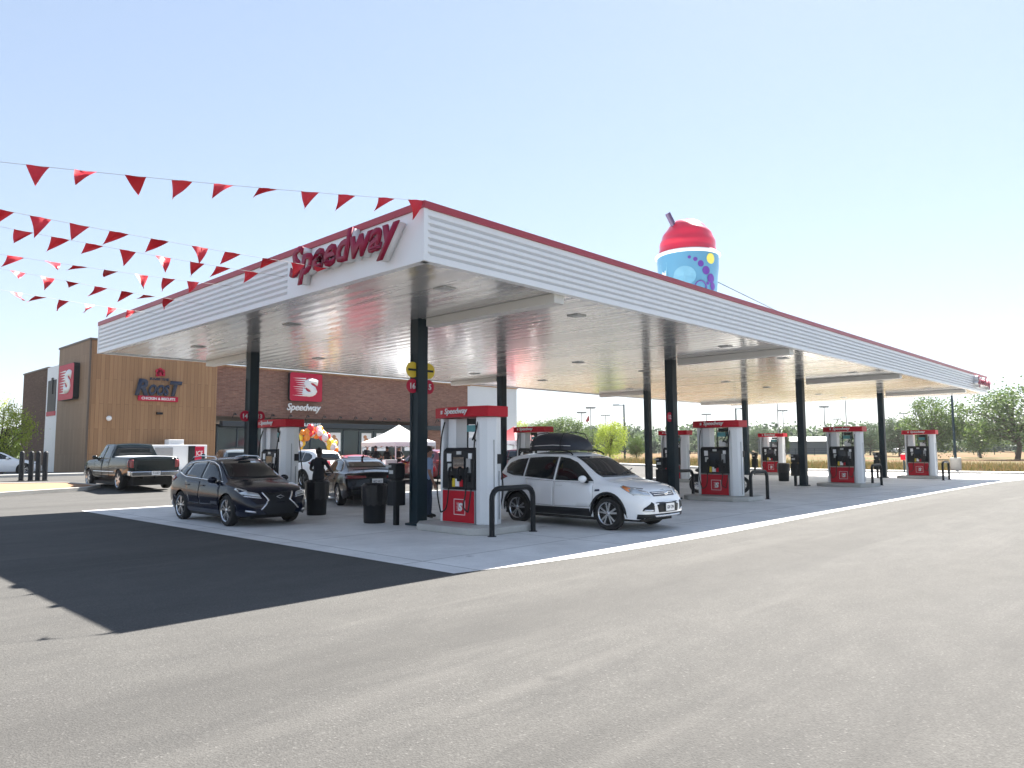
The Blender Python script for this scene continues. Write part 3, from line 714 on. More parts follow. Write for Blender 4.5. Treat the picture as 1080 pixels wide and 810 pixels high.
def make_wheel(t, x, y, r, wd, spokes=5, twin=True, rimr=.70):
    s = 1 if y > 0 else -1
    b = MB(); b.lathe([(r*rimr, -wd/2+.01), (r*.9, -wd/2), (r*.97, -wd/2+.02), (r, -wd/4), (r, wd/4), (r*.97, wd/2-.02), (r*.9, wd/2), (r*rimr, wd/2-.01), (r*rimr*.97, wd/2-.05), (r*rimr*.97, -wd/2+.05), (r*rimr, -wd/2+.01)], (x, y, r), 'Y', 32, cap=False)
    wh = b.build('wheel', M['rubber'], t, smooth=True)
    b = MB(); o = s*wd/2; R_ = r*rimr
    b.lathe([(R_*1.01, o), (R_*1.0, o-s*.005), (R_*.93, o-s*.02), (R_*.92, o-s*.07)], (x, y, r), 'Y', 32, cap=False)
    b.lathe([(R_*.2, o-s*.06), (R_*.2, o-s*.02), (R_*.12, o-s*.012), (.0001, o-s*.012)], (x, y, r), 'Y', 16)
    b.lathe([(R_*.92, o-s*.09), (.001, o-s*.1)], (x, y, r), 'Y', 24, 1)
    for k in range(spokes):
        for dq in ((-.13, .13) if twin else (0,)):
            q = 2*math.pi*k/spokes+.3+dq; a = Vector((math.cos(q), 0, math.sin(q))); q2 = q+dq*.6; c = Vector((math.cos(q2), 0, math.sin(q2)))
            tq = Vector((-math.sin(q), 0, math.cos(q))); wi = R_*(.065 if twin else .13)
            p, e = a*R_*.15, c*R_*.95; Y0, Y1 = o-s*.055, o-s*.018
            vs = []
            for pt, y_in, y_out, ww in ((p, Y0, Y0+s*.035, wi*1.1), (e, Y0, Y1, wi*1.3)):
                for sg in (-1, 1):
                    for yy in (y_in-s*.03, y_out): vs.append(Vector((x, y+yy, r))+pt+tq*sg*ww)
            b.add(vs, [(0, 1, 3, 2), (4, 6, 7, 5), (0, 4, 5, 1), (2, 3, 7, 6), (1, 5, 7, 3), (0, 2, 6, 4)])
    b.build('rim', [M['alloy'], M['rubber']], wh, smooth=True)
    return wh
def arch(xa, r, ri, ro, n=16, a0=-8, a1=188, rw=None):
    P = [(xa+ro*math.cos(R(a0+(a1-a0)*k/n)), (rw or r)+ro*math.sin(R(a0+(a1-a0)*k/n))) for k in range(n+1)]
    return P+[(xa+ri*math.cos(R(a1-(a1-a0)*k/n)), (rw or r)+ri*math.sin(R(a1-(a1-a0)*k/n))) for k in range(n+1)]
def build_car(S, label, loc, rz, name='parked_car', cat='car', group=None):
    t = thing(name, label, cat, loc, rz, group)
    bb = car_body(S); body = bb.build('body', S['paint'], t, smooth=True, angle=50)
    bvh = BVHTree.FromPolygons([Vector(v) for v in bb.v], bb.f)
    x0, x1, W2, rw, ra = S['top'][0][0], S['top'][-1][0], S['W']/2, S['rw'], S['ra']
    # dark floor, inner arches
    b = MB(); b.box(((x0+x1)/2, 0, .36), (x1-x0-.5, S['W']-.62, .34))
    for xa in S['ax']:
        for s in (-1, 1):
            n = 12; vs = []
            for k in range(n+1):
                a = math.pi*k/n; vs += [(xa+(ra+.004)*math.cos(a), s*(W2-.06), rw+(ra+.004)*math.sin(a)), (xa+(ra+.004)*math.cos(a), s*(W2-.33), rw+(ra+.004)*math.sin(a))]
            vs += [(xa, s*(W2-.33), rw)]
            b.add(vs, [(2*k, 2*k+1, 2*k+3, 2*k+2) for k in range(n)]+[(2*k+1, 2*k+3, len(vs)-1) for k in range(n)])
    b.box(((S['ax'][0]+S['ax'][1])/2, 0, .26), (abs(S['ax'][0]-S['ax'][1])-2*ra-.02, S['W']-.22, .14))
    b.build('underbody', M['rubber'], t)
    for xa in S['ax']:
        for s in (-1, 1): make_wheel(t, xa, s*(W2-.125), rw, S.get('wd', .22), S.get('spokes', 5), S.get('twin', True))
    for nm, view, poly, m_, off in S['decals']:
        if view == 'side':
            for s in (-1, 1): decal(bvh, poly, 'side', off, S.get('grid', .08), s).build(nm, m_, t, smooth='all')
        elif view.endswith('2'):
            for s in (-1, 1): decal(bvh, [(s*a, c) for a, c in poly], view[:-1], off, .05).build(nm, m_, t, smooth='all')
        else: decal(bvh, poly, view, off, .06).build(nm, m_, t, smooth='all')
    for nm, poly in S.get('doors', []):
        cx = sum(p[0] for p in poly)/len(poly); cz = sum(p[1] for p in poly)/len(poly)
        big = [(p[0]+.006*(1 if p[0] > cx else -1), p[1]+.006*(1 if p[1] > cz else -1)) for p in poly]
        for s in (-1, 1):
            d = decal(bvh, poly, 'side', .007, .08, s).build(nm, S['paint'], t, smooth='all')
            decal(bvh, big, 'side', .0035, .08, s).build('door_gap', M['rubber'], d, smooth='all')
            hx = min(p[0] for p in poly)+.13; hz = S['hz']
            h, nn, _, _ = bvh.ray_cast(Vector((hx, s*4, hz)), Vector((0, -s, 0)))
            b = MB(); b.box((hx+.04, h.y+s*.03, hz), (.2, .025, .03)); b.build('door_handle', S.get('handle', S['paint']), d, bevel=.01)
    # mirrors
    mx, mz = S['mirror']
    for s in (-1, 1):
        h, nn, _, _ = bvh.ray_cast(Vector((mx, s*4, mz)), Vector((0, -s, 0)))
        b = MB(); b.sphere((mx-.02, h.y+s*.14, mz+.03), .12, 0, 12, 8, (.7, 1.0, .68)); b.box((mx+.02, h.y+s*.03, mz-.03), (.08, .14, .05), 1)
        b.build('mirror', [S.get('mirrorpaint', S['paint']), M['black']], t, smooth=True)
    return t, bvh
def plate(t, x, z, w_=.32, h_=.16, mm=None, txt=None, face=1):
    b = MB(); b.box((x, 0, z), (.015, w_, h_)); o = b.build('number_plate', M['signwhite'], t)
    if txt: text('plate_text', txt, M['navy'], o, (x+face*.008, 0, z), (0, face, 0), width=w_*.8, height=h_*.45, ext=.003)
    return o
DOORF = 'door'
def suv_spec(paint, clad=True):
    S = dict(W=1.84, rw=.355, ra=.405, crown=.05, ax=(1.33, -1.34), paint=paint, hz=.93, mirror=(.74, 1.05), spokes=5,
      top=[(-2.24, .60), (-2.20, .96), (-2.10, 1.10), (-1.98, 1.38), (-1.84, 1.56), (-1.6, 1.63), (-.9, 1.68), (-.1, 1.67), (.2, 1.62), (.42, 1.53), (.9, 1.24), (1.2, 1.09), (1.5, 1.045), (1.85, .97), (2.06, .88), (2.18, .76), (2.24, .62)],
      belt=[(-2.24, .6), (-2.0, 1.10), (-1.5, 1.09), (0, 1.01), (1.0, .97), (1.5, .93), (2.0, .80), (2.24, .6)],
      wr=[(-2.24, .62), (-1.9, .60), (0, .62), (.4, .63), (.9, .72), (1.3, .78), (1.9, .72), (2.24, .5)],
      plan=[(-2.24, .80), (-2.12, .92), (-1.8, .985), (-1.3, 1), (1.3, 1), (1.75, .965), (2.0, .90), (2.14, .82), (2.24, .68)],
      sill=[(-2.24, .42), (-2.0, .32), (-1.7, .26), (1.7, .26), (2.0, .25), (2.24, .30)], extra=[], nose=.06)
    a0 = arch(1.33, .355, .406, .465); a1 = arch(-1.34, .355, .406, .465)
    D = [('windscreen', 'front', [(-.57, 1.565), (.57, 1.565), (.61, 1.42), (.68, 1.18), (.64, 1.12), (-.64, 1.12), (-.68, 1.18), (-.61, 1.42)], M['glass'], .014),
         ('side_window', 'side', [(.93, 1.03), (.62, 1.26), (.36, 1.44), (.12, 1.53), (-.16, 1.565), (-.16, 1.04)], M['glass'], .008),
         ('side_window', 'side', [(-.22, 1.045), (-.22, 1.565), (-.6, 1.57), (-1.12, 1.54), (-1.12, 1.10)], M['glass'], .008),
         ('side_window', 'side', [(-1.17, 1.105), (-1.17, 1.535), (-1.5, 1.50), (-1.74, 1.41), (-1.82, 1.30), (-1.74, 1.18), (-1.5, 1.12)], M['glass'], .008),
         ('rear_window', 'rear', [(-.60, 1.20), (.60, 1.20), (.55, 1.50), (-.55, 1.50)], M['glass'], .006)]
    if clad:
        D += [('arch_trim', 'side', a0, M['black'], .014), ('arch_trim', 'side', a1, M['black'], .014),
              ('sill_trim', 'side', [(.87, .27), (.84, .44), (-.84, .44), (-.87, .27)], M['black'], .012)]
    D += [('tail_light', 'side', [(-1.68, 1.09), (-1.98, 1.19), (-2.17, 1.12), (-2.2, .96), (-1.92, .99)], M['tail'], .012),
          ('tail_light', 'rear2', [(.50, .98), (.52, 1.12), (.80, 1.14), (.84, 1.0)], M['tail'], .012)]
    S['decals'] = D
    S['doors'] = [('door', [(.84, .48), (.94, .62), (.93, 1.0), (-.17, 1.005), (-.17, .46)]), ('door', [(-.21, .46), (-.21, 1.01), (-1.08, 1.05), (-.92, .75), (-.86, .48)])]
    return S
# white crossover, nearest
S = suv_spec(M['white_car'])
S['decals'] += [
    ('lower_bumper', 'front', [(-.78, .27), (.78, .27), (.80, .37), (-.80, .37)], M['black'], .012),
    ('skid_plate', 'front', [(-.45, .30), (.45, .30), (.50, .345), (-.50, .345)], M['alloy'], .022),
    ('grille', 'front', [(-.36, .40), (.36, .40), (.42, .60), (-.42, .60)], M['black'], .012),
    ('upper_grille', 'front', [(-.40, .73), (.40, .73), (.44, .82), (-.44, .82)], M['navy'], .010),
    ('grille_bar', 'front', [(-.38, .755), (.38, .755), (.39, .770), (-.39, .770)], M['chrome'], .018),
    ('grille_bar', 'front', [(-.40, .793), (.40, .793), (.41, .808), (-.41, .808)], M['chrome'], .018),
    ('fog_recess', 'front2', [(.50, .42), (.76, .44), (.74, .50), (.56, .62), (.50, .58)], M['black'], .010),
    ('fog_light', 'front2', [(.52, .43), (.74, .44), (.72, .47), (.54, .46)], M['chrome'], .018),
    ('headlight', 'side', [(2.10, .78), (1.95, .76), (1.62, .93), (1.66, .96), (1.95, .90), (2.10, .86)], M['lamp'], .010),
    ('headlight', 'front2', [(.50, .74), (.80, .77), (.84, .83), (.80, .88), (.70, .88), (.50, .82)], M['lamp'], .012),
    ('turn_signal', 'side', [(1.86, .82), (1.66, .92), (1.68, .945), (1.84, .90)], M['amber'], .016),
    ('side_badge', 'side', [(1.00, .82), (1.13, .83), (1.12, .87), (1.01, .86)], M['navy'], .014)]
t, bvh = build_car(S, 'white crossover with black roof box parked at the nearest pump', (6.13, 1.66, .004), R(-90), 'parked_car', 'car'); t.scale = (.97, .97, .97)
plate(t, 2.335, .50, mm=None, txt='GBV 1294')
b = MB()
b.sphere((2.245, 0, .785), .05, 0, 12, 6, (.3, 1.6, .75)); b.build('badge', M['chrome'], t, smooth=True)
for s in (-1, 1):
    b = MB(); b.tube([(-1.55, s*.60, 1.60), (-1.45, s*.60, 1.70), (-.9, s*.61, 1.725), (-.1, s*.61, 1.715), (.1, s*.60, 1.66), (.16, s*.60, 1.61)], .018, 8); b.build('roof_rail', M['black'], t, smooth=True)
for s in (-1, 1):
    b = MB(); b.tube([(1.05, s*.1, 1.17), (1.0, s*.35, 1.215), (.88, s*.72, 1.285)], .012, 6); b.build('wiper', M['black'], t)
bx = thing('roof_box', 'black zipped roof cargo carrier on the white crossover', 'roof box', (6.18, 2.38, -.07), R(-90))
b = MB(); vs = []; n = 24; m_ = 12
for i in range(n+1):
    u = -1+2*i/n; x = u*.72
    hh = .40*(1-abs(u)**2.6)**.55*(1 - .12*u)+.0; ww = .52*(1-abs(u)**6)**.4+.001
    for k in range(m_+1):
        a = math.pi*k/m_; c = math.cos(a); s_ = math.sin(a)
        vs.append((x, ww*(abs(c)**.6)*(1 if c > 0 else -1), 1.745+max(.02, hh)*(s_**.55)))
b.add(vs, [(i*(m_+1)+k, i*(m_+1)+k+1, (i+1)*(m_+1)+k+1, (i+1)*(m_+1)+k) for i in range(n) for k in range(m_)]+[tuple(i*(m_+1) for i in range(n+1))+tuple(i*(m_+1)+m_ for i in range(n, -1, -1))])
b.build('carrier_shell', mat('carrier_fabric', (.012, .016, .028), .5, noise=.3, nscale=9, bump=.35, bscale=10), bx, smooth=True)
b = MB()
for s in (-1, 1): b.tube([(-.66, s*.46, 1.83), (-.2, s*.535, 1.85), (.2, s*.535, 1.86), (.66, s*.46, 1.84)], .008, 5)
b.build('piping', M['signwhite'], bx)
b = MB()
for x in (-.42, .42): b.tube([(x, -.545, 1.72), (x, -.53, 1.95), (x, -.4, 2.12), (x, 0, 2.165), (x, .4, 2.12), (x, .53, 1.95), (x, .545, 1.72)], .012, 6)
b.build('strap', M['black'], bx)

# dark blue crossover, left
S = suv_spec(M['blue_car'], clad=False)
S['top'] = [(-2.27, .62), (-2.23, .98), (-2.12, 1.12), (-1.92, 1.36), (-1.70, 1.50), (-1.4, 1.57), (-.8, 1.62), (-.1, 1.61), (.2, 1.56), (.42, 1.48), (.9, 1.22), (1.2, 1.09), (1.5, 1.04), (1.85, .96), (2.08, .86), (2.2, .74), (2.27, .58)]
S['belt'] = [(-2.27, .6), (-2.0, 1.12), (-1.5, 1.12), (0, 1.02), (1.0, .98), (1.5, .94), (2.0, .80), (2.27, .56)]
for k in ('wr', 'plan', 'sill'): S[k] = [(x*2.27/2.24, y) for x, y in S[k]]
S['rw'] = .37; S['ra'] = .415; S['crease'] = .03
S['decals'][0] = ('windscreen', 'front', [(-.56, 1.51), (.56, 1.51), (.61, 1.38), (.68, 1.17), (.64, 1.12), (-.64, 1.12), (-.68, 1.17), (-.61, 1.38)], M['glass'], .014)
S['decals'][1] = ('side_window', 'side', [(.90, 1.05), (.62, 1.22), (.36, 1.39), (.12, 1.47), (-.16, 1.50), (-.16, 1.06)], M['glass'], .008)
S['decals'][2] = ('side_window', 'side', [(-.22, 1.065), (-.22, 1.50), (-.6, 1.50), (-1.0, 1.47), (-1.12, 1.14)], M['glass'], .008)
S['decals'][3] = ('side_window', 'side', [(-1.18, 1.16), (-1.08, 1.45), (-1.3, 1.42), (-1.60, 1.26), (-1.55, 1.20)], M['glass'], .008)
S['decals'][4] = ('rear_window', 'rear', [(-.60, 1.18), (.60, 1.18), (.52, 1.44), (-.52, 1.44)], M['glass'], .006)
S['decals'] += [
    ('window_trim', 'side', [(.98, 1.03), (.98, 1.045), (-1.1, 1.135), (-1.66, 1.25), (-1.64, 1.22), (-1.1, 1.115)], M['chrome'], .012),
    ('window_trim', 'side', [(.92, 1.06), (.38, 1.405), (.12, 1.49), (-.2, 1.52), (-1.0, 1.495), (-1.35, 1.43), (-1.66, 1.25), (-1.35, 1.45), (-1.0, 1.515), (-.2, 1.54), (.12, 1.51), (.38, 1.425)], M['chrome'], .012),
    ('grille', 'front', [(-.32, .28), (.32, .28), (.46, .42), (.26, .62), (.38, .80), (-.38, .80), (-.26, .62), (-.46, .42)], M['black'], .012),
    ('grille_frame', 'front2', [(.26, .62), (.38, .80), (.41, .79), (.30, .62), (.50, .41), (.46, .41)], M['chrome'], .022),
    ('headlight', 'side', [(2.10, .76), (1.98, .75), (1.66, .88), (1.70, .91), (1.98, .86)], M['lamp'], .010),
    ('headlight', 'front2', [(.46, .70), (.78, .75), (.84, .80), (.74, .84), (.50, .78)], M['lamp'], .012),
    ('drl_strip', 'front2', [(.44, .66), (.80, .71), (.79, .735), (.46, .69)], M['chrome'], .018),
    ('fog_light', 'front2', [(.60, .34), (.78, .37), (.78, .41), (.60, .38)], M['chrome'], .014)]
tb, _ = build_car(S, 'dark blue crossover with chrome edged grille facing the camera, left under the canopy', (1.16, 8.62, .004), R(-90), 'parked_car', 'car'); tb.scale = (.94, .93, .95)
s = MB(); s.tube([(2.30, -.1, .70), (2.31, .0, .735), (2.30, .1, .70), (2.29, 0, .66), (2.30, -.1, .70)], .01, 6); s.build('badge', M['chrome'], tb)
for s_ in (-1, 1):
    b = MB(); b.tube([(-1.4, s_*.585, 1.55), (-1.3, s_*.59, 1.62), (-.8, s_*.6, 1.66), (0, s_*.6, 1.64), (.15, s_*.6, 1.57)], .014, 8); b.build('roof_rail', M['chrome'], tb, smooth=True)

# black fastback seen from behind
def sedan_spec(paint):
    S = dict(W=1.86, rw=.335, ra=.385, crown=.05, ax=(1.42, -1.40), paint=paint, hz=.80, mirror=(.62, .98), spokes=5,
      top=[(-2.38, .62), (-2.35, .86), (-2.25, 1.0), (-1.9, 1.06), (-1.5, 1.16), (-1.0, 1.33), (-.5, 1.42), (0, 1.43), (.3, 1.38), (.55, 1.28), (1.0, 1.03), (1.2, .96), (1.6, .91), (2.0, .82), (2.25, .70), (2.37, .55)],
      belt=[(-2.38, .6), (-2.0, .96), (-1.2, .95), (0, .90), (1.0, .86), (1.7, .80), (2.2, .66), (2.37, .5)],
      wr=[(-2.38, .6), (-1.8, .68), (-1.0, .56), (0, .57), (.5, .60), (1.0, .72), (1.4, .76), (2.0, .70), (2.37, .5)],
      plan=[(-2.38, .78), (-2.25, .90), (-1.9, .97), (-1.3, 1), (1.3, 1), (1.8, .965), (2.1, .89), (2.28, .78), (2.37, .66)],
      sill=[(-2.38, .36), (-2.1, .27), (-1.7, .20), (1.7, .20), (2.37, .22)], nose=.06)
    S['decals'] = [('windscreen', 'front', [(-.52, 1.335), (.52, 1.335), (.60, 1.15), (.64, 1.03), (-.64, 1.03), (-.60, 1.15)], M['glass'], .006),
         ('side_window', 'side', [(.82, .94), (.50, 1.16), (.22, 1.29), (-.12, 1.335), (-.12, .95)], M['glass'], .008),
         ('side_window', 'side', [(-.17, .95), (-.17, 1.335), (-.5, 1.33), (-.88, 1.26), (-1.2, 1.12), (-1.36, 1.03), (-1.1, .99)], M['glass'], .008),
         ('rear_window', 'rear', [(-.60, 1.14), (.60, 1.14), (.50, 1.35), (-.50, 1.35)], M['glass'], .006),
         ('tail_light', 'rear2', [(.30, .84), (.84, .82), (.82, .92), (.32, .90)], M['tail'], .012),
         ('tail_light', 'side', [(-2.2, .82), (-2.02, .85), (-2.02, .92), (-2.22, .92)], M['tail'], .010),
         ('headlight', 'front2', [(.46, .56), (.80, .60), (.80, .66), (.50, .64)], M['lamp'], .012),
         ('headlight', 'side', [(2.2, .58), (1.9, .66), (1.92, .71), (2.2, .66)], M['lamp'], .012),
         ('grille', 'front', [(-.34, .34), (.34, .34), (.38, .58), (-.38, .58)], M['black'], .012),
         ('rear_valance', 'rear', [(-.70, .37), (.70, .37), (.74, .50), (-.74, .50)], M['black'], .012)]
    S['doors'] = [('door', [(.90, .40), (.96, .60), (.92, .86), (-.14, .90), (-.14, .38)]), ('door', [(-.18, .38), (-.18, .90), (-1.08, .94), (-1.0, .74), (-.92, .42)])]
    return S
S = sedan_spec(M['black_car']); S['mirrorpaint'] = M['black_car']
S['decals'] += [('window_trim', 'side', [(.8, .925), (.8, .94), (-1.12, .985), (-1.40, 1.04), (-1.12, .97)], M['chrome'], .012),
                ('window_trim', 'side', [(.86, .94), (.5, 1.19), (.22, 1.32), (-.12, 1.36), (-.5, 1.355), (-.88, 1.285), (-1.40, 1.04), (-.88, 1.30), (-.5, 1.375), (-.12, 1.38), (.22, 1.34), (.5, 1.21)], M['chrome'], .012)]
t, _ = build_car(S, 'black fastback car seen from behind beyond the litter bins', (6.78, 11.75, .004), R(71), 'parked_car', 'car'); t.scale = (1.0, 1.05, 1.02)
b = MB(); b.tube([(-2.05, -.62, 1.07), (-2.12, 0, 1.10), (-2.05, .62, 1.07)], .018, 6); b.build('spoiler', M['black_car'], t)
plate(t, -2.455, .74, txt='HKD 4417', face=-1)
b = MB(); b.tube([(-.75, 0, 1.42), (-.9, 0, 1.48), (-.93, 0, 1.5)], [.04, .02, .006], 8); b.build('antenna', M['black'], t)

# pickup
S = dict(W=2.02, rw=.40, ra=.46, crown=.04, ax=(1.98, -1.82), paint=M['teal_truck'], hz=1.12, mirror=(1.02, 1.28), spokes=6, twin=False, wd=.26,
      top=[(-2.95, .74), (-2.94, 1.28), (-2.90, 1.335), (-2.2, 1.34), (-.80, 1.345), (-.78, 1.36), (-.70, 1.80), (-.62, 1.87), (-.2, 1.91), (.5, 1.90), (.72, 1.86), (1.0, 1.62), (1.32, 1.36), (1.5, 1.30), (2.2, 1.26), (2.7, 1.19), (2.85, 1.05), (2.92, .72)],
      belt=[(-2.95, .70), (-2.9, 1.30), (-.8, 1.30), (-.6, 1.22), (1.2, 1.18), (2.2, 1.16), (2.75, 1.05), (2.92, .68)],
      wr=[(-2.95, .90), (-.82, .90), (-.7, .70), (0, .70), (.7, .71), (1.3, .82), (2.6, .82), (2.92, .7)],
      plan=[(-2.95, .95), (-2.88, .985), (-2.5, 1), (2.2, 1), (2.6, .97), (2.82, .90), (2.92, .80)],
      sill=[(-2.95, .62), (-2.4, .56), (-1.3, .46), (1.4, .46), (2.4, .46), (2.92, .46)], nose=.02, extra=[-.79, -.75, -.72, -.68, -.65], crease=.02)
S['decals'] = [('windscreen', 'front', [(-.66, 1.80), (.66, 1.80), (.78, 1.46), (.76, 1.37), (-.76, 1.37), (-.78, 1.46)], M['glass'], .006),
         ('side_window', 'side', [(1.10, 1.27), (.86, 1.56), (.64, 1.76), (.30, 1.79), (.30, 1.25)], M['glass'], .008),
         ('side_window', 'side', [(.24, 1.25), (.24, 1.79), (-.45, 1.80), (-.55, 1.72), (-.58, 1.27)], M['glass'], .008),
         ('rear_window', 'rear', [(-.68, 1.42), (.68, 1.42), (.60, 1.78), (-.60, 1.78)], M['glass'], .008),
         ('tail_light', 'rear2', [(.80, .90), (.93, .90), (.93, 1.22), (.80, 1.22)], M['tail'], .014),
         ('tail_light', 'side', [(-2.93, .92), (-2.82, .92), (-2.82, 1.22), (-2.93, 1.22)], M['tail'], .012),
         ('tailgate', 'rear', [(-.74, .76), (.74, .76), (.74, 1.27), (-.74, 1.27)], M['teal_truck'], .014),
         ('tonneau_cover', 'top', [(-2.88, -.84), (-.84, -.84), (-.84, .84), (-2.88, .84)], M['offwhite'], .035),  # pale colour paints the glare onto the bed cover
         ('side_moulding', 'side', [(1.4, .70), (1.4, .74), (-1.2, .74), (-1.2, .70)], M['chrome'], .012)]
S['doors'] = [('door', [(1.24, .56), (1.24, 1.18), (.27, 1.22), (.27, .54)]), ('door', [(.23, .54), (.23, 1.22), (-.62, 1.25), (-.62, .54)])]
trk, _ = build_car(S, 'black crew cab pickup truck with bed cover painted pale as glare parked by the shop', (4.2, 25.0, terr(24.9)), R(89.5), 'pickup_truck', 'pickup truck')
b = MB(); b.box((-3.06, 0, .66), (.16, 1.86, .20)); b.box((-3.0, .97, .68), (.25, .06, .2)); b.box((-3.0, -.97, .68), (.25, .06, .2)); b.build('rear_bumper', M['chrome'], trk, bevel=.03)
b = MB(); b.box((-3.14, 0, .50), (.12, .08, .08)); b.box((-2.4, 0, .5), (1.3, .9, .12)); b.build('tow_hitch', M['rubber'], trk)
b = MB(); b.box((2.97, 0, .62), (.16, 1.8, .24)); b.build('front_bumper', M['chrome'], trk, bevel=.03)
plate(trk, -3.15, .68, txt='3187', face=-1)

# background vehicles
def simple_suv(paint, label, loc, rz, cat='car', rear_dark=True):
    S = suv_spec(paint, clad=True); S['doors'] = []
    return build_car(S, label, loc, rz, 'parked_car', cat)[0]
def simple_sedan(paint, label, loc, rz, cat='car'):
    S = sedan_spec(paint); S['doors'] = []
    return build_car(S, label, loc, rz, 'parked_car', cat)[0]
def on(px, dist, dz=0): p = far(px, dist); p.z = terr(p.y)+dz; return p
simple_suv(M['white_car'], 'white crossover seen from behind in front of the balloon arch', on(322, 34), R(92))
simple_sedan(M['red_car'], 'red fastback car between the white crossover and the tent', on(374, 35.5), R(70))
simple_suv(M['maroon_car'], 'dark red crossover parked right of the tent behind the corner column', on(450, 38), R(84))
simple_suv(M['white_car'], 'white car behind the man in the blue shirt, by the shop wall', on(476, 44), R(90))
simple_suv(M['grey_car'], 'dark grey crossover parked left of the back row pump by the shop windows', on(248, 34), R(75))
simple_suv(M['maroon_car'], 'dark red vehicle under the red and white canopy behind the pump', on(543, 42), R(88))
simple_sedan(M['white_car'], 'white low car at the left edge beyond the small tree', on(-2, 43), R(-8))
simple_sedan(M['white_car'], 'small white car parked far beyond the dry field', on(950, 150), R(-40))
# ------------------------------------------------------------------ motorcycle behind the second pump
def motorcycle(label, loc, rz):
    t = thing('motorcycle', label, 'motorcycle', loc, rz)
    for x in (.78, -.78):
        b = MB(); n = 28; vs = []
        for i in range(n):
            a = 2*math.pi*i/n
            for k in range(8):
                q = 2*math.pi*k/8; r = .26+.065*math.cos(q); vs.append((x+r*math.cos(a), .06*math.sin(q), .33+r*math.sin(a)))
        b.add(vs, [(i*8+k, i*8+(k+1) % 8, ((i+1) % n)*8+(k+1) % 8, ((i+1) % n)*8+k) for i in range(n) for k in range(8)])
        wh = b.build('wheel', M['rubber'], t, smooth=True)
        b = MB()
        for k in range(10):
            a = math.pi*2*k/10; b.tube([(x, 0, .33), (x+.22*math.cos(a), 0, .33+.22*math.sin(a))], .01, 5)
        b.lathe([(.09, -.03), (.09, .03)], (x, 0, .33), 'Y', 14); b.lathe([(.20, -.02), (.225, -.02), (.225, .02), (.20, .02), (.2, -.02)], (x, 0, .33), 'Y', 24, cap=False); b.build('rim', M['chrome'], wh)
    b = MB(); b.tube([(.78, .09, .33), (.52, .09, 1.0)], .025); b.tube([(.78, -.09, .33), (.52, -.09, 1.0)], .025); b.build('fork', M['chrome'], t)
    b = MB(); b.tube([(.52, 0, .95), (.2, 0, .45), (-.3, 0, .35), (-.78, 0, .33)], .03); b.tube([(.5, 0, .85), (-.2, 0, .72), (-.7, 0, .65)], .03); b.build('frame', M['black'], t)
    b = MB(); b.sphere((.18, 0, .86), .26, 0, 14, 8, (1.2, .6, .55)); b.build('fuel_tank', M['black_car'], t, smooth=True)
    b = MB(); b.sphere((-.3, 0, .76), .26, 0, 12, 6, (1.2, .6, .3)); b.sphere((-.72, 0, .86), .18, 0, 12, 6, (.9, .8, .4)); b.build('seat', M['black'], t, smooth=True)
    b = MB(); b.box((.02, 0, .45), (.42, .3, .3)); b.lathe([(.11, -.2), (.11, .2)], (.08, 0, .62), 'Y', 12); b.build('engine', M['grey'], t, bevel=.03)
    b = MB(); b.tube([(.2, -.18, .3), (-.2, -.2, .25), (-.9, -.2, .32)], [.03, .04, .05], 10); b.build('exhaust', M['chrome'], t, smooth=True)
    b = MB(); b.tube([(.28, -.42, 1.12), (.42, -.25, 1.1), (.5, 0, 1.05), (.42, .25, 1.1), (.28, .42, 1.12)], .016, 8); b.build('handlebar', M['chrome'], t)
    b = MB(); b.sphere((.66, 0, .95), .11, 0, 12, 8); b.build('headlight', M['lamp'], t, smooth=True)
    for s in (-1, 1):
        b = MB(); b.box((-.72, s*.27, .58), (.5, .16, .3)); b.build('saddlebag', M['black'], t, bevel=.05)
    b = MB()
    for k in range(7):
        a = R(35+k*18); b.box((-.78+.36*math.cos(a), 0, .33+.36*math.sin(a)), (.04, .17, .11), ry=-a+0)
    b.build('fender', M['black_car'], t)
    b = MB(); b.add([(.62, -.22, 1.05), (.62, .22, 1.05), (.46, .2, 1.38), (.46, -.2, 1.38)], [(0, 1, 2, 3)]); b.build('windshield', M['screen'], t)
    return t
motorcycle('black touring motorcycle standing behind the second front pump', (18.05, 4.55, .004), R(-62))

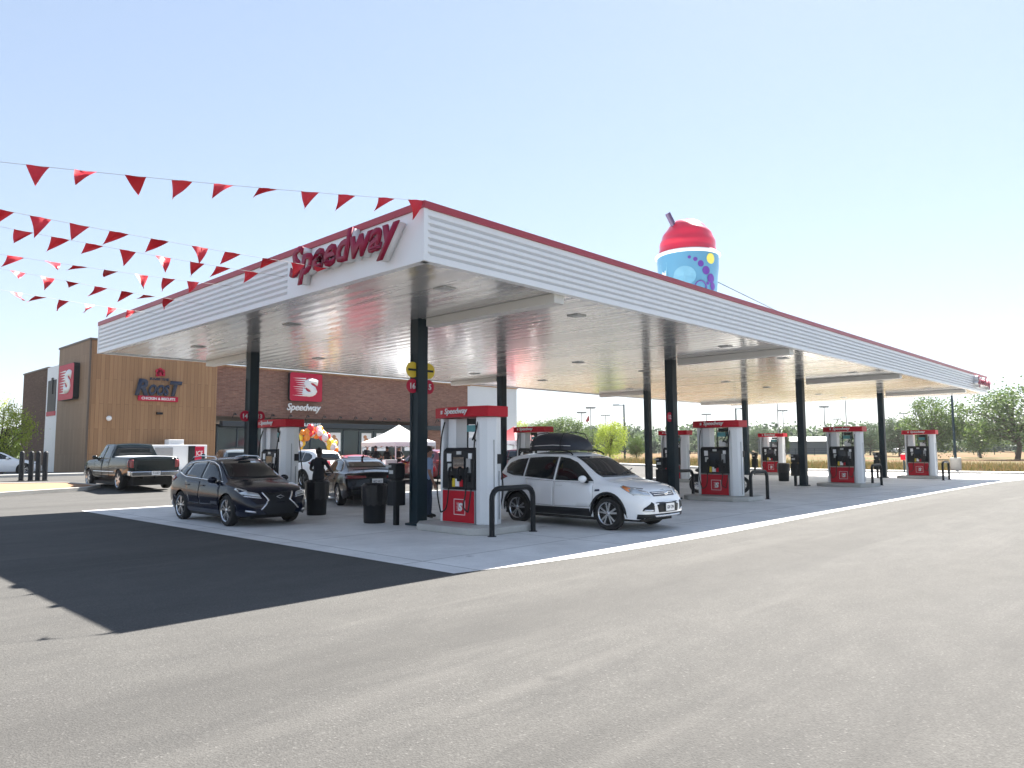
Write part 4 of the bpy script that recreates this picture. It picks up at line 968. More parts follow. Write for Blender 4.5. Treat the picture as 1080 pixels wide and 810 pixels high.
# ------------------------------------------------------------------ people
def person(label, loc, rz, top, bottom, pose='stand', hair=M['hair'], skin=M['skin'], h=1.76):
    t = thing('person', label, 'person', loc, rz)
    k = h/1.76
    # x forward, y left
    J = {'pel': (0, 0, .95), 'wst': (0, 0, 1.10), 'che': (.01, 0, 1.30), 'nk0': (0, 0, 1.46), 'nk': (.015, 0, 1.52), 'hd0': (.03, 0, 1.58), 'hd1': (.035, 0, 1.64), 'hd2': (.02, 0, 1.72)}
    Rr = {'pel': (.15, .17), 'wst': (.12, .155), 'che': (.125, .17), 'nk0': (.08, .10), 'nk': (.055, .06), 'hd0': (.072, .07), 'hd1': (.092, .08), 'hd2': (.07, .062)}
    E_ = [('pel', 'wst'), ('wst', 'che'), ('che', 'nk0'), ('nk0', 'nk'), ('nk', 'hd0'), ('hd0', 'hd1'), ('hd1', 'hd2')]
    for s, n in ((1, 'l'), (-1, 'r')):
        J[n+'hip'] = (0, s*.10, .88); J[n+'kn'] = (.03+.03*s, s*.11, .49); J[n+'an'] = (.0+.06*s, s*.12, .09); J[n+'to'] = (.17+.06*s, s*.14, .04)
        Rr[n+'hip'] = (.105, .105); Rr[n+'kn'] = (.07, .07); Rr[n+'an'] = (.052, .052); Rr[n+'to'] = (.035, .05)
        if pose == 'stand': el, wr_, ha = (-.02, s*.29, 1.14), (.08, s*.30, .90), (.12, s*.29, .80)
        elif pose == 'reach': el, wr_, ha = (.10, s*.30, 1.18), (.32, s*.24, 1.12), (.41, s*.22, 1.10)
        else: el, wr_, ha = (.06, s*.32, 1.16), (.25, s*.12, 1.05), (.33, s*.08, 1.05)
        J[n+'sh'] = (0, s*.19, 1.41); J[n+'el'] = el; J[n+'wr'] = wr_; J[n+'ha'] = ha
        Rr[n+'sh'] = (.062, .062); Rr[n+'el'] = (.046, .046); Rr[n+'wr'] = (.032, .032); Rr[n+'ha'] = (.028, .042)
        E_ += [('pel', n+'hip'), (n+'hip', n+'kn'), (n+'kn', n+'an'), (n+'an', n+'to'), ('nk0', n+'sh'), (n+'sh', n+'el'), (n+'el', n+'wr'), (n+'wr', n+'ha')]
        d = (Vector(ha)-Vector(wr_)).normalized(); sd = Vector((0, 1, 0)).cross(d).normalized() if abs(d.y) < .9 else Vector((1, 0, 0))
        for fi in range(5):
            off = (fi-1.5)*.02 if fi < 4 else -.05; ln = (.065, .08, .075, .055, .05)[fi]
            a = Vector(ha)+sd*off+(d*.03 if fi < 4 else -d*.02); q = a+d*ln*.6+Vector((.0, -s*.01, 0)); e = q+d*ln*.4+Vector((0, -s*.018, -.004))
            for i, (p_, r_) in enumerate(((a, .010), (q, .009), (e, .007))): J[f'{n}f{fi}{i}'] = tuple(p_); Rr[f'{n}f{fi}{i}'] = (r_, r_)
            E_ += [(n+'ha', f'{n}f{fi}0'), (f'{n}f{fi}0', f'{n}f{fi}1'), (f'{n}f{fi}1', f'{n}f{fi}2')]
    names = list(J); me = bpy.data.meshes.new('body'); me.from_pydata([tuple(c*k for c in J[n]) for n in names], [(names.index(a), names.index(b_)) for a, b_ in E_], [])
    o = bpy.data.objects.new('body', me); COL.objects.link(o)
    sk = o.modifiers.new('skin', 'SKIN'); sb = o.modifiers.new('sub', 'SUBSURF'); sb.levels = sb.render_levels = 2
    for i, n in enumerate(names):
        v = me.skin_vertices[0].data[i]; v.radius = (Rr[n][0]*k, Rr[n][1]*k); v.use_root = n == 'pel'
    bpy.context.view_layer.update(); m2 = bpy.data.meshes.new_from_object(o.evaluated_get(bpy.context.evaluated_depsgraph_get()))
    bpy.data.objects.remove(o)
    m2.materials.clear()
    for x in (skin, top, bottom, M['rubber']): m2.materials.append(x)
    for p in m2.polygons:
        p.use_smooth = True; c = p.center/k; arm = abs(c.y) > .23 or c.x > .2
        if c.z < .10: p.material_index = 3
        elif c.z < .97 and not (abs(c.y) > .235): p.material_index = 2
        elif c.z < 1.50 and not (arm and (c.z < 1.22 or c.x > .14)): p.material_index = 1
        else: p.material_index = 0
    m2.name = 'body'; bo = bpy.data.objects.new('body', m2); COL.objects.link(bo); bo.parent = t
    b = MB(); b.sphere((.0, 0, 1.70*k), .105*k, 0, 16, 10, (1.0, .88, .92)); hr = b.build('hair', hair, t, smooth=True)
    b = MB(); b.sphere((.118*k, 0, 1.635*k), .018*k, 0, 8, 6, (1, .7, 1.4))
    for s in (-1, 1): b.sphere((.02*k, s*.092*k, 1.645*k), .022*k, 0, 8, 6, (.6, .4, 1.2))
    b.build('nose_and_ears', skin, t, smooth=True)
    b = MB()
    for s in (-1, 1): b.sphere((.108*k, s*.033*k, 1.665*k), .010*k, 0, 8, 5)
    b.build('eye', M['navy'], t, smooth=True)
    b = MB(); b.box((.108*k, 0, 1.60*k), (.008, .045, .010)); b.build('mouth', M['red'], t)
    return t
person('man in light blue shirt and jeans half hidden behind the front corner column', (4.52, 5.3, .004), R(-30), M['shirt'], M['jeans'], 'stand')
person('person in black leaning by the litter bin between the two dark cars', (3.75, 9.1, .004), R(30), M['dshirt'], M['dshirt'], 'reach', skin=mat('skin_shade', (.05, .03, .025), .6, noise=.1), h=1.74)
person('person in dark clothes standing by the left pole of the white tent', on(397, 41), R(-110), M['dshirt'], M['jeans'], 'hold')
person('person in dark clothes standing in the middle under the white tent', on(409, 43), R(-90), M['dshirt'], M['jeans'], 'stand', h=1.68)
person('person standing at the back of the white tent beside the sign stand', on(421, 44), R(-120), M['dshirt'], M['dshirt'], 'hold', h=1.7)
person('person in black in front of the shop windows behind the red car', on(388, 45.5), R(-90), M['dshirt'], M['dshirt'], 'stand', h=1.72)

# ------------------------------------------------------------------ tent, arch, sign stand
def tent(label, loc, rz, s, m_, stripe=None, h=3.3, ev=2.15):
    t = thing('pop_up_tent', label, 'tent', loc, rz)
    b = MB(); c = [(-s, -s), (s, -s), (s, s), (-s, s)]; n = 6; vs = []; fs = []
    for i in range(4):
        a, d = Vector(c[i]), Vector(c[(i+1) % 4])
        for u in range(n+1):
            e = a+(d-a)*u/n
            for v in range(n+1):
                r = 1-v/n; sag = -.10*math.sin(math.pi*r)*1.0
                vs.append((e.x*r, e.y*r, ev+.05+(h-ev)*(1-r)**1.0+sag))
        o = i*(n+1)**2; fs += [(o+u*(n+1)+v, o+(u+1)*(n+1)+v, o+(u+1)*(n+1)+v+1, o+u*(n+1)+v+1) for u in range(n) for v in range(n)]
    b.add(vs, fs)
    b.build('canvas', m_, t, smooth=True)
    b = MB()
    for i in range(4):
        a, d = Vector(c[i]), Vector(c[(i+1) % 4]); k = 16; vs = []
        for u in range(k+1):
            e = a+(d-a)*u/k; vs += [(e.x*1.003, e.y*1.003, ev+.05), (e.x*1.003, e.y*1.003, ev-.17-.05*abs(math.sin(u*math.pi/2)))]
        b.add(vs, [(2*u, 2*u+1, 2*u+3, 2*u+2) for u in range(k)])
    b.build('valance', stripe or m_, t)
    for x, y in c: b = MB(); b.box((x*.985, y*.985, ev/2), (.05, .05, ev)); b.box((x*.985, y*.985, .01), (.12, .12, .02)); b.build('leg', M['white'], t)
    b = MB()
    for i in range(4):
        a, d = Vector(c[i])*.985, Vector(c[(i+1) % 4])*.985; m1 = (a+d)/2
        b.tube([(a.x, a.y, ev-.02), (m1.x, m1.y, ev-.3), (d.x, d.y, ev-.02)], .014, 5); b.tube([(a.x, a.y, ev-.3), (m1.x, m1.y, ev-.0), (d.x, d.y, ev-.3)], .014, 5)
    b.build('truss', M['grey'], t)
    return t
tent('white pop up tent with pointed roof in front of the shop', on(421, 42), R(3), 1.5, M['tarp'], h=2.95, ev=1.95)
tent('red and white pop up canopy right of the nearest pump', on(542, 46), R(0), 1.5, M['redtarp'], M['tarp'], h=3.0, ev=2.1)
t = thing('balloon_arch', 'red, orange and yellow balloon arch at the shop entrance', 'balloon arch', on(333, 39.5), R(-18))
r2 = random.Random(3); BM = [M['red_b'], M['orange_b'], M['yellow_b'], M['signwhite']]; b = MB(); b.sphere((0, 0, 0), 1, 0, 12, 8); bsrc = []
for k in range(4): o = b.build('balloon', BM[k], t, smooth=True); bsrc.append(o)
for i in range(92):
    u = i/91; a = math.pi*(.02+.96*u); c = Vector((1.1*math.cos(a), 0, .2+2.35*math.sin(a)**.75)); pick = (int(u*13)+(r2.random() < .35)) % 4
    o = bsrc[pick]
    if i > 3: o = o.copy(); COL.objects.link(o)
    else: o = bsrc[i]
    o.location = c+Vector((r2.uniform(-.2, .2), r2.uniform(-.25, .25), r2.uniform(-.2, .2))); q = r2.uniform(.13, .2); o.scale = (q, q, q*1.1)
t = thing('sidewalk_sign', 'teal and white A-frame price sign standing before the tent', 'sign', on(412, 37.5), R(5))
b = MB(); b.box((0, -.06, .58), (.75, .03, 1.12), rx=R(6)); b.box((0, .10, .58), (.75, .03, 1.12), rx=R(-6)); b.build('board', M['signwhite'], t)
b = MB(); b.box((0, -.085, .83), (.62, .012, .5), rx=R(6)); b.build('poster', M['teal'], t)
text('sign_text', '3.16', M['navy'], t, (0, -.11, .83), (1, 0, 0), width=.5, height=.24, ext=.01)
b = MB(); b.box((0, -.115, .3), (.5, .01, .14), rx=R(6)); b.build('poster', M['food'], t)

# ------------------------------------------------------------------ shop
BX, BY, BZ = 6.96, 40.41, .35+.13
shop = thing('convenience_store', 'brick and wood clad convenience store with tall wooden corner tower', 'shop')
b = MB(); b.box((BX+3.97, BY+3.2, (8.58+.3)/2), (7.9, 6.35, 8.28)); bt = b.build('tower_wall', [M['wood']], shop)
b = MB(); b.box((BX-.03, BY+3.19, 4.43), (.05, 6.45, 8.27)); b.build('tower_side_cladding', M['wood_dark'], shop)
b = MB()
b.box((BX+3.95, BY-.02, 8.62), (8.06, .14, .12)); b.box((BX-.03, BY+3.25, 8.62), (.14, 6.5, .12)); b.box((BX-.03, BY-.035, 4.4), (.11, .06, 8.3)); b.build('tower_coping', M['brass'], shop)
b = MB(); b.box((26.75, BY+7.7, 5.85), (23.8, 15, 3.5)); b.box((36.3, BY+7.7, 2.2), (4.7, 15, 3.8)); b.build('brick_wall', M['brick'], shop)
b = MB(); b.box((42.1, BY+7.9, 4.0), (6.85, 15, 7.4)); b.build('end_wall', mat('end_panels', (.62, .65, .68), .5, noise=.05, nscale=1), shop)
b = MB(); b.box((26.75, BY-.03, 7.62), (23.9, .2, .12)); b.box((42.1, BY+.36, 7.72), (6.9, .2, .08)); b.build('coping', M['wood'], shop)
b = MB(); b.box((BX+.04, 48.3, 3.95), (.1, 2.7, 7.2)); b.build('side_panel', M['white'], shop)
b = MB(); b.box((BX+4.2, 53.0, 3.95), (8.3, 6.6, 7.2)); b.build('rear_wall', M['brick_side'], shop)
b = MB(); b.box((BX+4.2, 53.0, 7.6), (8.4, 6.7, .1)); b.build('coping', M['brass'], shop)
b = MB(); b.box((BX-.02, 48.3, 5.5), (.04, 1.9, 2.2), 0); b.box((BX-.025, 48.3, 4.3), (.05, 2.1, .3), 1); b.box((BX-.06, 48.2, 6.2), (.05, .3, 1.1), 0); b.build('side_poster', [M['black'], M['signred']], shop)
# shopfront band, glazing
b = MB(); b.box((26.9, BY-.18, 3.58), (23.5, .5, .38)); b.build('awning_band', mat('dark_band', (.015, .025, .035), .4, noise=.2), shop, bevel=.02)
b = MB(); b.box((24.5, BY+.35, .62), (18.9, .1, .35)); b.build('window_base', M['brass'], shop)
xs = [15.1+1.46*i for i in range(14)]
for i, x in enumerate(xs[:-1]):
    b = MB(); b.box((x+.73, BY+.33, 2.06), (1.38, .03, 2.55)); p = b.build('shop_window', M['storeglass'], shop)
    if i in (8, 9, 6, 11):
        b = MB(); b.box((x+.73, BY+.30, 2.35), (.95, .01, 1.45)); q = b.build('window_poster', M['signwhite'], p)
        b = MB(); b.sphere((x+.73, BY+.30, 2.3), .34, 0, 12, 8, (1, .03, 1.3)); b.sphere((x+.6, BY+.30, 2.75), .25, 0, 12, 8, (1, .03, .8)); b.build('poster_print', M['food'], q)
b = MB()
for x in xs: b.box((x, BY+.3, 2.0), (.09, .12, 2.8))
b.box((24.6, BY+.3, 3.3), (19, .12, .12)); b.build('mullions', mat('mullion_paint', (.02, .04, .055), .4, noise=.1), shop)
b = MB(); b.box((24.6, BY+1.2, 2.0), (19.4, .1, 3.2)); b.build('interior_back', M['black'], shop)
for i in range(17):
    x = 16.0+i*1.42; b = MB()
    b.tube([(x, BY-.1, 4.02), (x-.03, BY-.42, 4.35), (x-.05, BY-.62, 4.30)], .022, 6); b.lathe([(.04, .1), (.14, 0)], (x-.05, BY-.64, 4.18), n=12)
    b.build('wall_lamp', M['black'], shop, smooth=True)
sg = s_logo(shop, (21.6, BY-.03, 6.45), (1, 0, 0), 2.15, .28, w_=2.75)
text('sign_text', 'Speedway', M['signwhite'], shop, (21.55, BY-.1, 4.86), (1, 0, 0), width=2.85, height=.70, ext=.08, bold=.015, shear=.25)
text('sign_text', 'WELCOME', M['signwhite'], shop, (21.75, BY-.44, 3.62), (1, 0, 0), width=2.1, height=.24, ext=.03, bold=.04)
s_logo(shop, (BX-.05, 43.8, 6.15), (0, -1, 0), 2.3, .35, w_=3.2)
# roost sign
for ch_, cx_, cw_, h_, z_o in (('R', 9.95, .82, 1.08, 5.80), ('OOS', 11.02, 1.30, .72, 5.66), ('T', 12.08, .80, 1.0, 5.80)):
    text('sign_text', ch_, M['navy'], shop, (cx_, BY-.05, z_o), (1, 0, 0), width=cw_, height=h_, ext=.1, bold=.045, shear=.25)
text('sign_text', 'RAISE THE', M['navy'], shop, (11.05, BY-.05, 6.38), (1, 0, 0), width=1.2, height=.17, ext=.05, bold=.03)
b = MB(); b.box((11.0, BY-.06, 5.10), (2.5, .1, .34)); sb_ = b.build('sign_band', M['signred'], shop, bevel=.02)
text('sign_text', 'CHICKEN & BISCUITS', M['signwhite'], sb_, (11.0, BY-.115, 5.10), (1, 0, 0), width=2.1, height=.17, ext=.01, bold=.03)
b = MB()
for dx, dz, r in ((0, .0, .2), (-.17, .12, .13), (.0, .22, .13), (.17, .13, .13), (.2, -.08, .12), (-.15, -.12, .12)):
    b.lathe([(0, 0), (r, 0), (r, -.06), (0, -.06)], (11.05+dx, BY-.05, 6.78+dz), 'Y', 16)
b.build('sign_emblem', M['signred'], shop)
b = MB(); b.box((11.1, BY-.1, 4.15), (.35, .2, .14)); b.build('wall_lamp', M['black'], shop)
b = MB(); b.sphere((8.1, BY-.1, 3.75), .16, 0, 12, 8); b.build('camera_dome', M['signwhite'], shop, smooth=True)
# ice and propane cabinets
p = Vector((11.9, BY-1.1, terr(39)+.13)); t = thing('ice_cabinet', 'white ice and propane storage cabinets by the wooden shop wall', 'cabinet', p)
b = MB(); b.box((0, 0, .82), (3.5, .9, 1.6)); b.box((-.2, 0, 1.78), (.95, .7, .36)); b.build('cabinet_body', M['white'], t, bevel=.03)
b = MB(); b.box((-1.0, -.47, .85), (1.1, .03, 1.2)); b.build('cage_door', M['grey'], t)
b = MB(); b.box((.75, -.47, .82), (.45, .03, 1.45)); b.build('cage_door', M['black'], t)
b = MB(); b.box((1.25, -.48, .95), (.6, .03, 1.1)); q = b.build('poster', M['signred'], t)
text('poster_text', 'ICE', M['signwhite'], q, (1.25, -.5, 1.08), (1, 0, 0), width=.42, height=.3, ext=.006)
# ------------------------------------------------------------------ bollards at the side of the shop
for i, (px, lb) in enumerate([(22, 'leftmost dark bollard near the white car'), (32, 'second dark bollard from the left beside the shop'), (39.5, 'third dark bollard from the left beside the shop'), (47, 'rightmost of the four dark bollards beside the shop')]):
    p = gp(px, 507); b = MB(); b.lathe([(.11, 0), (.11, 1.32), (.09, 1.38), (.04, 1.42), (.001, 1.43)], n=16); b.lathe([(.16, 0), (.16, .015), (.115, .02)], n=16)
    o = b.build('bollard', M['column'], smooth=True); o.data.materials[0] = M['black']; o.location = (p.x, p.y, terr(p.y)); tag(o, lb, 'bollard', 'dark bollards beside the shop')
for px, lb in ((205, 'black bollard near the shop window, right of the ice cabinet'),):
    p = on(px+12, 40); b = MB(); b.lathe([(.1, 0), (.1, 1.2), (.06, 1.26), (.001, 1.27)], n=16); b.lathe([(.15, 0), (.15, .015), (.1, .02)], n=16); o = b.build('bollard', M['column'], smooth=True); o.location = p; tag(o, lb, 'bollard')

# ------------------------------------------------------------------ cup on the roof
cl = far(729, 27.5); cup = thing('inflatable_cup', 'giant inflatable blue cup with red slush dome on the canopy roof', 'inflatable', (cl.x, cl.y, ZB+.66))
cd = (Vector((cl.x, cl.y, 0))-CAM); cd.z = 0; cd.normalize()
RT, RB, HC = 1.17, .90, 3.70
def crad(z): return RB+(RT-RB)*z/HC
b = MB(); b.lathe([(.001, 0), (RB*.96, 0), (RB, .06)]+[(crad(HC*i/8)+.015*math.sin(i*2), HC*i/8) for i in range(1, 9)], n=48); b.build('cup_wall', M['cupblue'], cup, smooth=True)
b = MB(); b.lathe([(RT-.06, HC-.03), (RT+.02, HC-.05), (RT+.07, HC), (RT+.07, HC+.06), (RT, HC+.1), (RT-.1, HC+.08)], n=48); b.build('rim', M['white'], cup, smooth=True)
b = MB(); prof = []
for i in range(26):
    u = i/25; prof.append(((RT-.08)*math.sqrt(max(0, 1-u**2.2))*(1+.014*math.sin(u*24)), HC+.06+1.45*u))
prof[-1] = (.001, prof[-1][1])
n = 48; vs = []
for i, (r, h) in enumerate(prof):
    for k in range(n):
        q = 2*math.pi*k/n; vs.append((r*math.cos(q)*(1+.02*math.sin(3*q+i*.5)), r*math.sin(q), h+.03*math.sin(q*2+i*.4)*(i > 0)))
b.add(vs, [(i*n+k, i*n+(k+1) % n, (i+1)*n+(k+1) % n, (i+1)*n+k) for i in range(len(prof)-1) for k in range(n)]); b.build('slush_dome', M['slush'], cup, smooth='all')
rv = Vector((rt.x, rt.y, 0)).normalized()
s0 = rv*(-.42)+Vector((0, 0, HC+1.0)); s1 = rv*(-.72)+Vector((0, 0, HC+1.62)); b = MB(); b.tube([s0-cd*.3, s1-cd*.45], .105, 14); b.build('straw', mat('straw_plastic', (.10, .06, .14), .3, noise=.2, nscale=6), cup, smooth=True)
a_c = math.atan2(-cd.y, -cd.x)
def wrap(b, ang, z, rx, rz_, mi=0, n=20, off=.015):
    vs = [((crad(z)+off)*math.cos(a_c+ang), (crad(z)+off)*math.sin(a_c+ang), z)]
    for k in range(n):
        q = 2*math.pi*k/n; zz = min(HC-.06, z+rz_*math.sin(q)); A = a_c+ang+rx*math.cos(q)/crad(zz); vs.append(((crad(zz)+off)*math.cos(A), (crad(zz)+off)*math.sin(A), zz))
    b.add(vs, [(0, 1+k, 1+(k+1) % n) for k in range(n)], mi)
b = MB()
for a, z, r in ((.05, 3.42, .06), (.24, 3.34, .08), (.42, 3.18, .12), (.62, 2.94, .16), (.84, 2.66, .18), (.95, 2.38, .14), (.7, 2.46, .06)): wrap(b, a, z, r, r)
b.build('printed_dots', M['purple'], cup)
b = MB()
for a, z, r in ((.80, 3.40, .2), (-1.1, 2.5, .14), (.50, 1.94, .26), (-.2, 1.4, .2), (.92, 2.1, .12), (-.9, 1.5, .25)): wrap(b, a, z, r, r, off=.018)
b.build('printed_dots', M['cupyellow'], cup)
b = MB(); wrap(b, -.12, 2.75, .42, .36, off=.012); b.build('printed_panel', M['lightblue'], cup)
b = MB()
for c0, r_, w0_ in (((.42, 2.28), .26, .03),):
    pts = []
    for k in range(17):
        q = R(-60+k*18); A = a_c+c0[0]+r_*.9*math.cos(q)/1.1; z = c0[1]+r_*math.sin(q); pts.append(((crad(z)+.02)*math.cos(A), (crad(z)+.02)*math.sin(A), z))
    b.tube(pts, .022, 6)
b.build('printed_swirl', M['purple'], cup)
ang = -.92; A = a_c+ang; b = MB()
vs = []
for k in range(7):
    for s_ in (-1, 1):
        z = 1.95+1.4*k/6; AA = A+s_*.17; vs.append(((crad(z)+.014)*math.cos(AA), (crad(z)+.014)*math.sin(AA), z))
b.add(vs, [(2*k, 2*k+1, 2*k+3, 2*k+2) for k in range(6)]); b.build('printed_label', M['lightblue'], cup)
Nn = Vector((math.cos(A), math.sin(A), 0)); xx = Vector((0, 0, 1)); upv = Nn.cross(xx)
text('printed_text', 'FREEZE', M['signwhite'], cup, Nn*(crad(2.65)+.0)+Vector((0, 0, 2.65)), (0, 0, 1), width=1.25, height=.2, ext=.03, bold=.04, updir=tuple(upv))
# guy lines
gl = [((-1, 2.4), (-3.2, -.3, .1)), ((1, 2.0), (2.6, -1.2, .1)), ((1, 2.7), (5.4, .6, .1))]
base_ = Vector((cl.x, cl.y, ZB+.66))
for s, z, q in ((-1, 2.3, (683, 292)), (1, 2.0, (808, 331)), (1, 2.75, (856, 346))):
    a = rv*s*1.1+Vector((0, 0, z)); d = fw+rt*((q[0]-540)/F)-up*((q[1]-405)/F); e = CAM+d*((ZB+.9-CAM.z)/d.z)-base_ if s > 0 else rv*(-1.8)+cd*.3+Vector((0, 0, .9))
    b = MB(); b.tube([a, e], .018, 5); b.build('guy_line', M['cord'], cup)

# ------------------------------------------------------------------ bunting
def unp(px, py, dist):
    d = fw+rt*((px-540)/F)-up*((py-405)/F); return CAM+d*dist
def unpx(px, py, X):
    d = fw+rt*((px-540)/F)-up*((py-405)/F); return CAM+d*((X-CAM.x)/d.x)
strings = [ # far end (left of frame), tie point on the canopy, flags
    ((-60, 157), 8.9, (449, 214), [(-38, 0), (40, 0), (91, 0), (143, 0), (192, 0), (236, 0), (283, 0), (327, 0), (366, 0), (408, 0), (439, 0)], 'topmost'),
    ((-60, 203), 9.6, (352, 284), [(-30, 0), (3, 0), (43, 0), (84, 0), (126, 0), (169, 0), (211, 0), (246, 0), (285, 0), (314, 0), (338, 0)], 'second'),
    ((-60, 222), 11.0, (300, 292), [(-15, 0), (25, 0), (64, 0), (100, 0), (135, 0), (172, 0), (208, 0), (236, 0), (266, 0)], 'third'),
    ((-60, 254), 12.2, (245, 302), [(-20, 0), (17, 0), (55, 0), (85, 0), (117, 0), (149, 0), (178, 0), (204, 0)], 'fourth'),
    ((-60, 267), 13.0, (215, 321), [(-12, 0), (19, 0), (50, 0), (76, 0), (107, 0), (135, 0), (158, 0), (178, 0)], 'fifth'),
    ((-60, 291), 14.2, (165, 331), [(-10, 0), (17, 0), (43, 0), (67, 0), (94, 0), (118, 0), (139, 0)], 'lowest')]
vr = random.Random(11)
for si, (lp, dist, tp, fl, nm) in enumerate(strings):
    A = unp(lp[0], lp[1], dist); B_ = unpx(tp[0], tp[1], -.04) if si else Vector((-.02, -.02, ZT+.005))
    A2 = A+(A-B_)*.5
    t = thing('bunting_string', nm+' of the six red pennant strings tied to the canopy' if nm != 'lowest' else 'lowest of the six red pennant strings tied to the canopy', 'bunting', A, 0, 'red pennant strings')
    n = 40; sag = .10*(B_-A2).length/10
    def pt(u): p = A2.lerp(B_, u); p.z -= sag*4*u*(1-u); return p-A
    b = MB(); b.tube([pt(i/n) for i in range(n+1)], .0035, 4); b.build('cord', M['cord'], t)
    for (px, _) in fl:
        # parameter along the string whose image column is px
        lo, hi = 0, 1
        for _k in range(30):
            mi = (lo+hi)/2; q = pt(mi)+A-CAM; xx = 540+F*q.dot(rt)/q.dot(fw)
            if xx < px: lo = mi
            else: hi = mi
        u = lo; L_ = (B_-A2).length; hw = .13/L_
        a, c = pt(u-hw), pt(u+hw); d = (c-a).normalized()
        th = vr.choice([0, .15, -.3, .5, 1.0, -.9, .3, 1.25, .1, -.1, .7]); ln = vr.uniform(.26, .32)
        wn = Vector((0, 0, 1)).cross(d).normalized(); k1 = vr.uniform(-.9, .1)
        down = (-Vector((0, 0, 1))*math.cos(th)+wn*math.sin(th)+d*k1).normalized()
        b = MB(); vs = []; nn = 6; cr = vr.uniform(-.06, .06); tw = vr.uniform(-.5, .5)
        for i in range(nn+1):
            v = i/nn; w_ = 1-v
            for k in range(5):
                s = -1+2*k/4; p = (a+c)/2+d*(s*w_*.13)+down*(ln*v)+wn*(cr*math.sin(v*3)+.02*math.sin(s*3+v*4+tw*5)+tw*.09*v*s)+d*(tw*.08*v*v)
                vs.append(p)
        b.add(vs, [(i*5+k, i*5+k+1, (i+1)*5+k+1, (i+1)*5+k) for i in range(nn) for k in range(4)])
        b.build('flag', M['flagred'], t, smooth='all')

# ------------------------------------------------------------------ trees
def tree_mesh(seed, kind, n_clump, n_leaf, size, gap=.9, shape='round'):
    r = random.Random(seed); tb = MB(); lb = MB()
    tb.tube([(0, 0, -.1), (.05, 0, .18), (.0, .03, .45), (.02, .02, .8)], [.035, .025, .018, .006], 8)
    cl = []
    for i in range(n_clump):
        while True:
            v = Vector((r.uniform(-1, 1), r.uniform(-1, 1), r.uniform(-1, 1)))
            if v.length < 1 and v.length > .35: break
        if shape == 'round': c = Vector((v.x*.46, v.y*.46, .52+v.z*.42))
        elif shape == 'tall': c = Vector((v.x*.30*(1.1-.5*(v.z+1)/2), v.y*.30*(1.1-.5*(v.z+1)/2), .56+v.z*.42))
        else: c = Vector((v.x*.62, v.y*.62, .56+v.z*.38))
        cl.append((c, r.uniform(.08, .19)))
        if i % 3 == 0:
            z0 = r.uniform(.22, .5); tb.tube([(0.02, 0, z0), (c.x*.5, c.y*.5, (z0+c.z)/2+.02), tuple(c)], [.012, .008, .002], 5)
    for c, cr in cl:
        for k in range(n_leaf):
            v = Vector((r.gauss(0, 1), r.gauss(0, 1), r.gauss(0, .75)))
            p = c+v*cr*.5; s = size*r.uniform(.6, 1.4)
            a = Vector((r.gauss(0, 1), r.gauss(0, 1), r.gauss(0, 1))).normalized(); bb = a.cross(Vector((r.gauss(0, 1), r.gauss(0, 1), r.gauss(0, 1)))).normalized()
            lb.add([p-a*s, p+bb*s*.6, p+a*s, p-bb*s*.6], [(0, 1, 2, 3)])
    return tb, lb
PROTO = {}
def tree(label, px, dist, h, wscale=1.0, kind='a', proto=0, shape='round', grp='trees beyond the field', seed=None):
    key = (kind, proto, shape)
    if key not in PROTO:
        big = dist < 80
        tb, lb = tree_mesh(proto*17+3+len(shape), kind, 115, 80, .013 if big else .015, shape=shape)
        tm = tb.build('trunk', M['bark'], None, smooth=True, recalc=False); lm = lb.build('crown', M['leaf_'+kind], None, recalc=False)
        PROTO[key] = (tm.data, lm.data); bpy.data.objects.remove(tm); bpy.data.objects.remove(lm)
    t = thing('tree', label, 'tree', on(px, dist), vr.uniform(0, 6.28), grp); t.scale = (h*wscale, h*wscale, h)
    for nm, d in zip(('trunk', 'crown'), PROTO[key]):
        o = bpy.data.objects.new(nm, d); COL.objects.link(o); o.parent = t
    return t
def hpx(ty, dist, px): # height of a thing whose top is seen at row ty
    hy = 474-(px-540)*(3/540); return 1.7+(hy-ty)*dist/F
T = [(1066, 405, 95, 1.15, 'a', 0, 'wide', 'big spreading tree at the right edge beyond the field'),
     (982, 416, 100, .95, 'a', 1, 'round', 'large green tree behind the farthest front pump'),
     (1030, 438, 112, .9, 'a', 2, 'round', 'bushy tree between the two biggest trees on the right'),
     (945, 438, 118, .9, 'b', 0, 'round', 'green tree right of the fourth front column'),
     (914, 447, 130, .8, 'b', 1, 'round', 'round tree just left of the fourth front column'),
     (800, 451, 160, 1.2, 'b', 2, 'round', 'broad dull green tree above the farthest back row pump'),
     (770, 458, 170, .9, 'b', 0, 'round', 'dull tree behind the pump with the motorcycle'),
     (826, 455, 130, .5, 'a', 1, 'tall', 'narrow green tree right of the back row pump with the bin'),
     (592, 438, 120, 1.1, 'a', 0, 'round', 'tall green tree above the roof box'),
     (566, 444, 125, 1.0, 'a', 2, 'round', 'green tree behind the roof box, left of the tallest one'),
     (545, 445, 120, .8, 'y', 1, 'round', 'light green tree right of the nearest pump header'),
     (620, 452, 135, .9, 'a', 1, 'round', 'green tree right of the roof box'),
     (643, 443, 66, .72, 'y', 0, 'round', 'young yellow green tree beside the lamp post'),
     (670, 461, 85, .8, 'a', 2, 'round', 'small round dark tree left of the second back column'),
     (5, 424, 44, .72, 'y', 2, 'round', 'small yellow green tree in the mulch island at the left edge')]
for px, ty, dist, ws, kd, pr_, sh, lb in T: tree(lb, px, dist, hpx(ty, dist, px), ws, kd, pr_, sh)
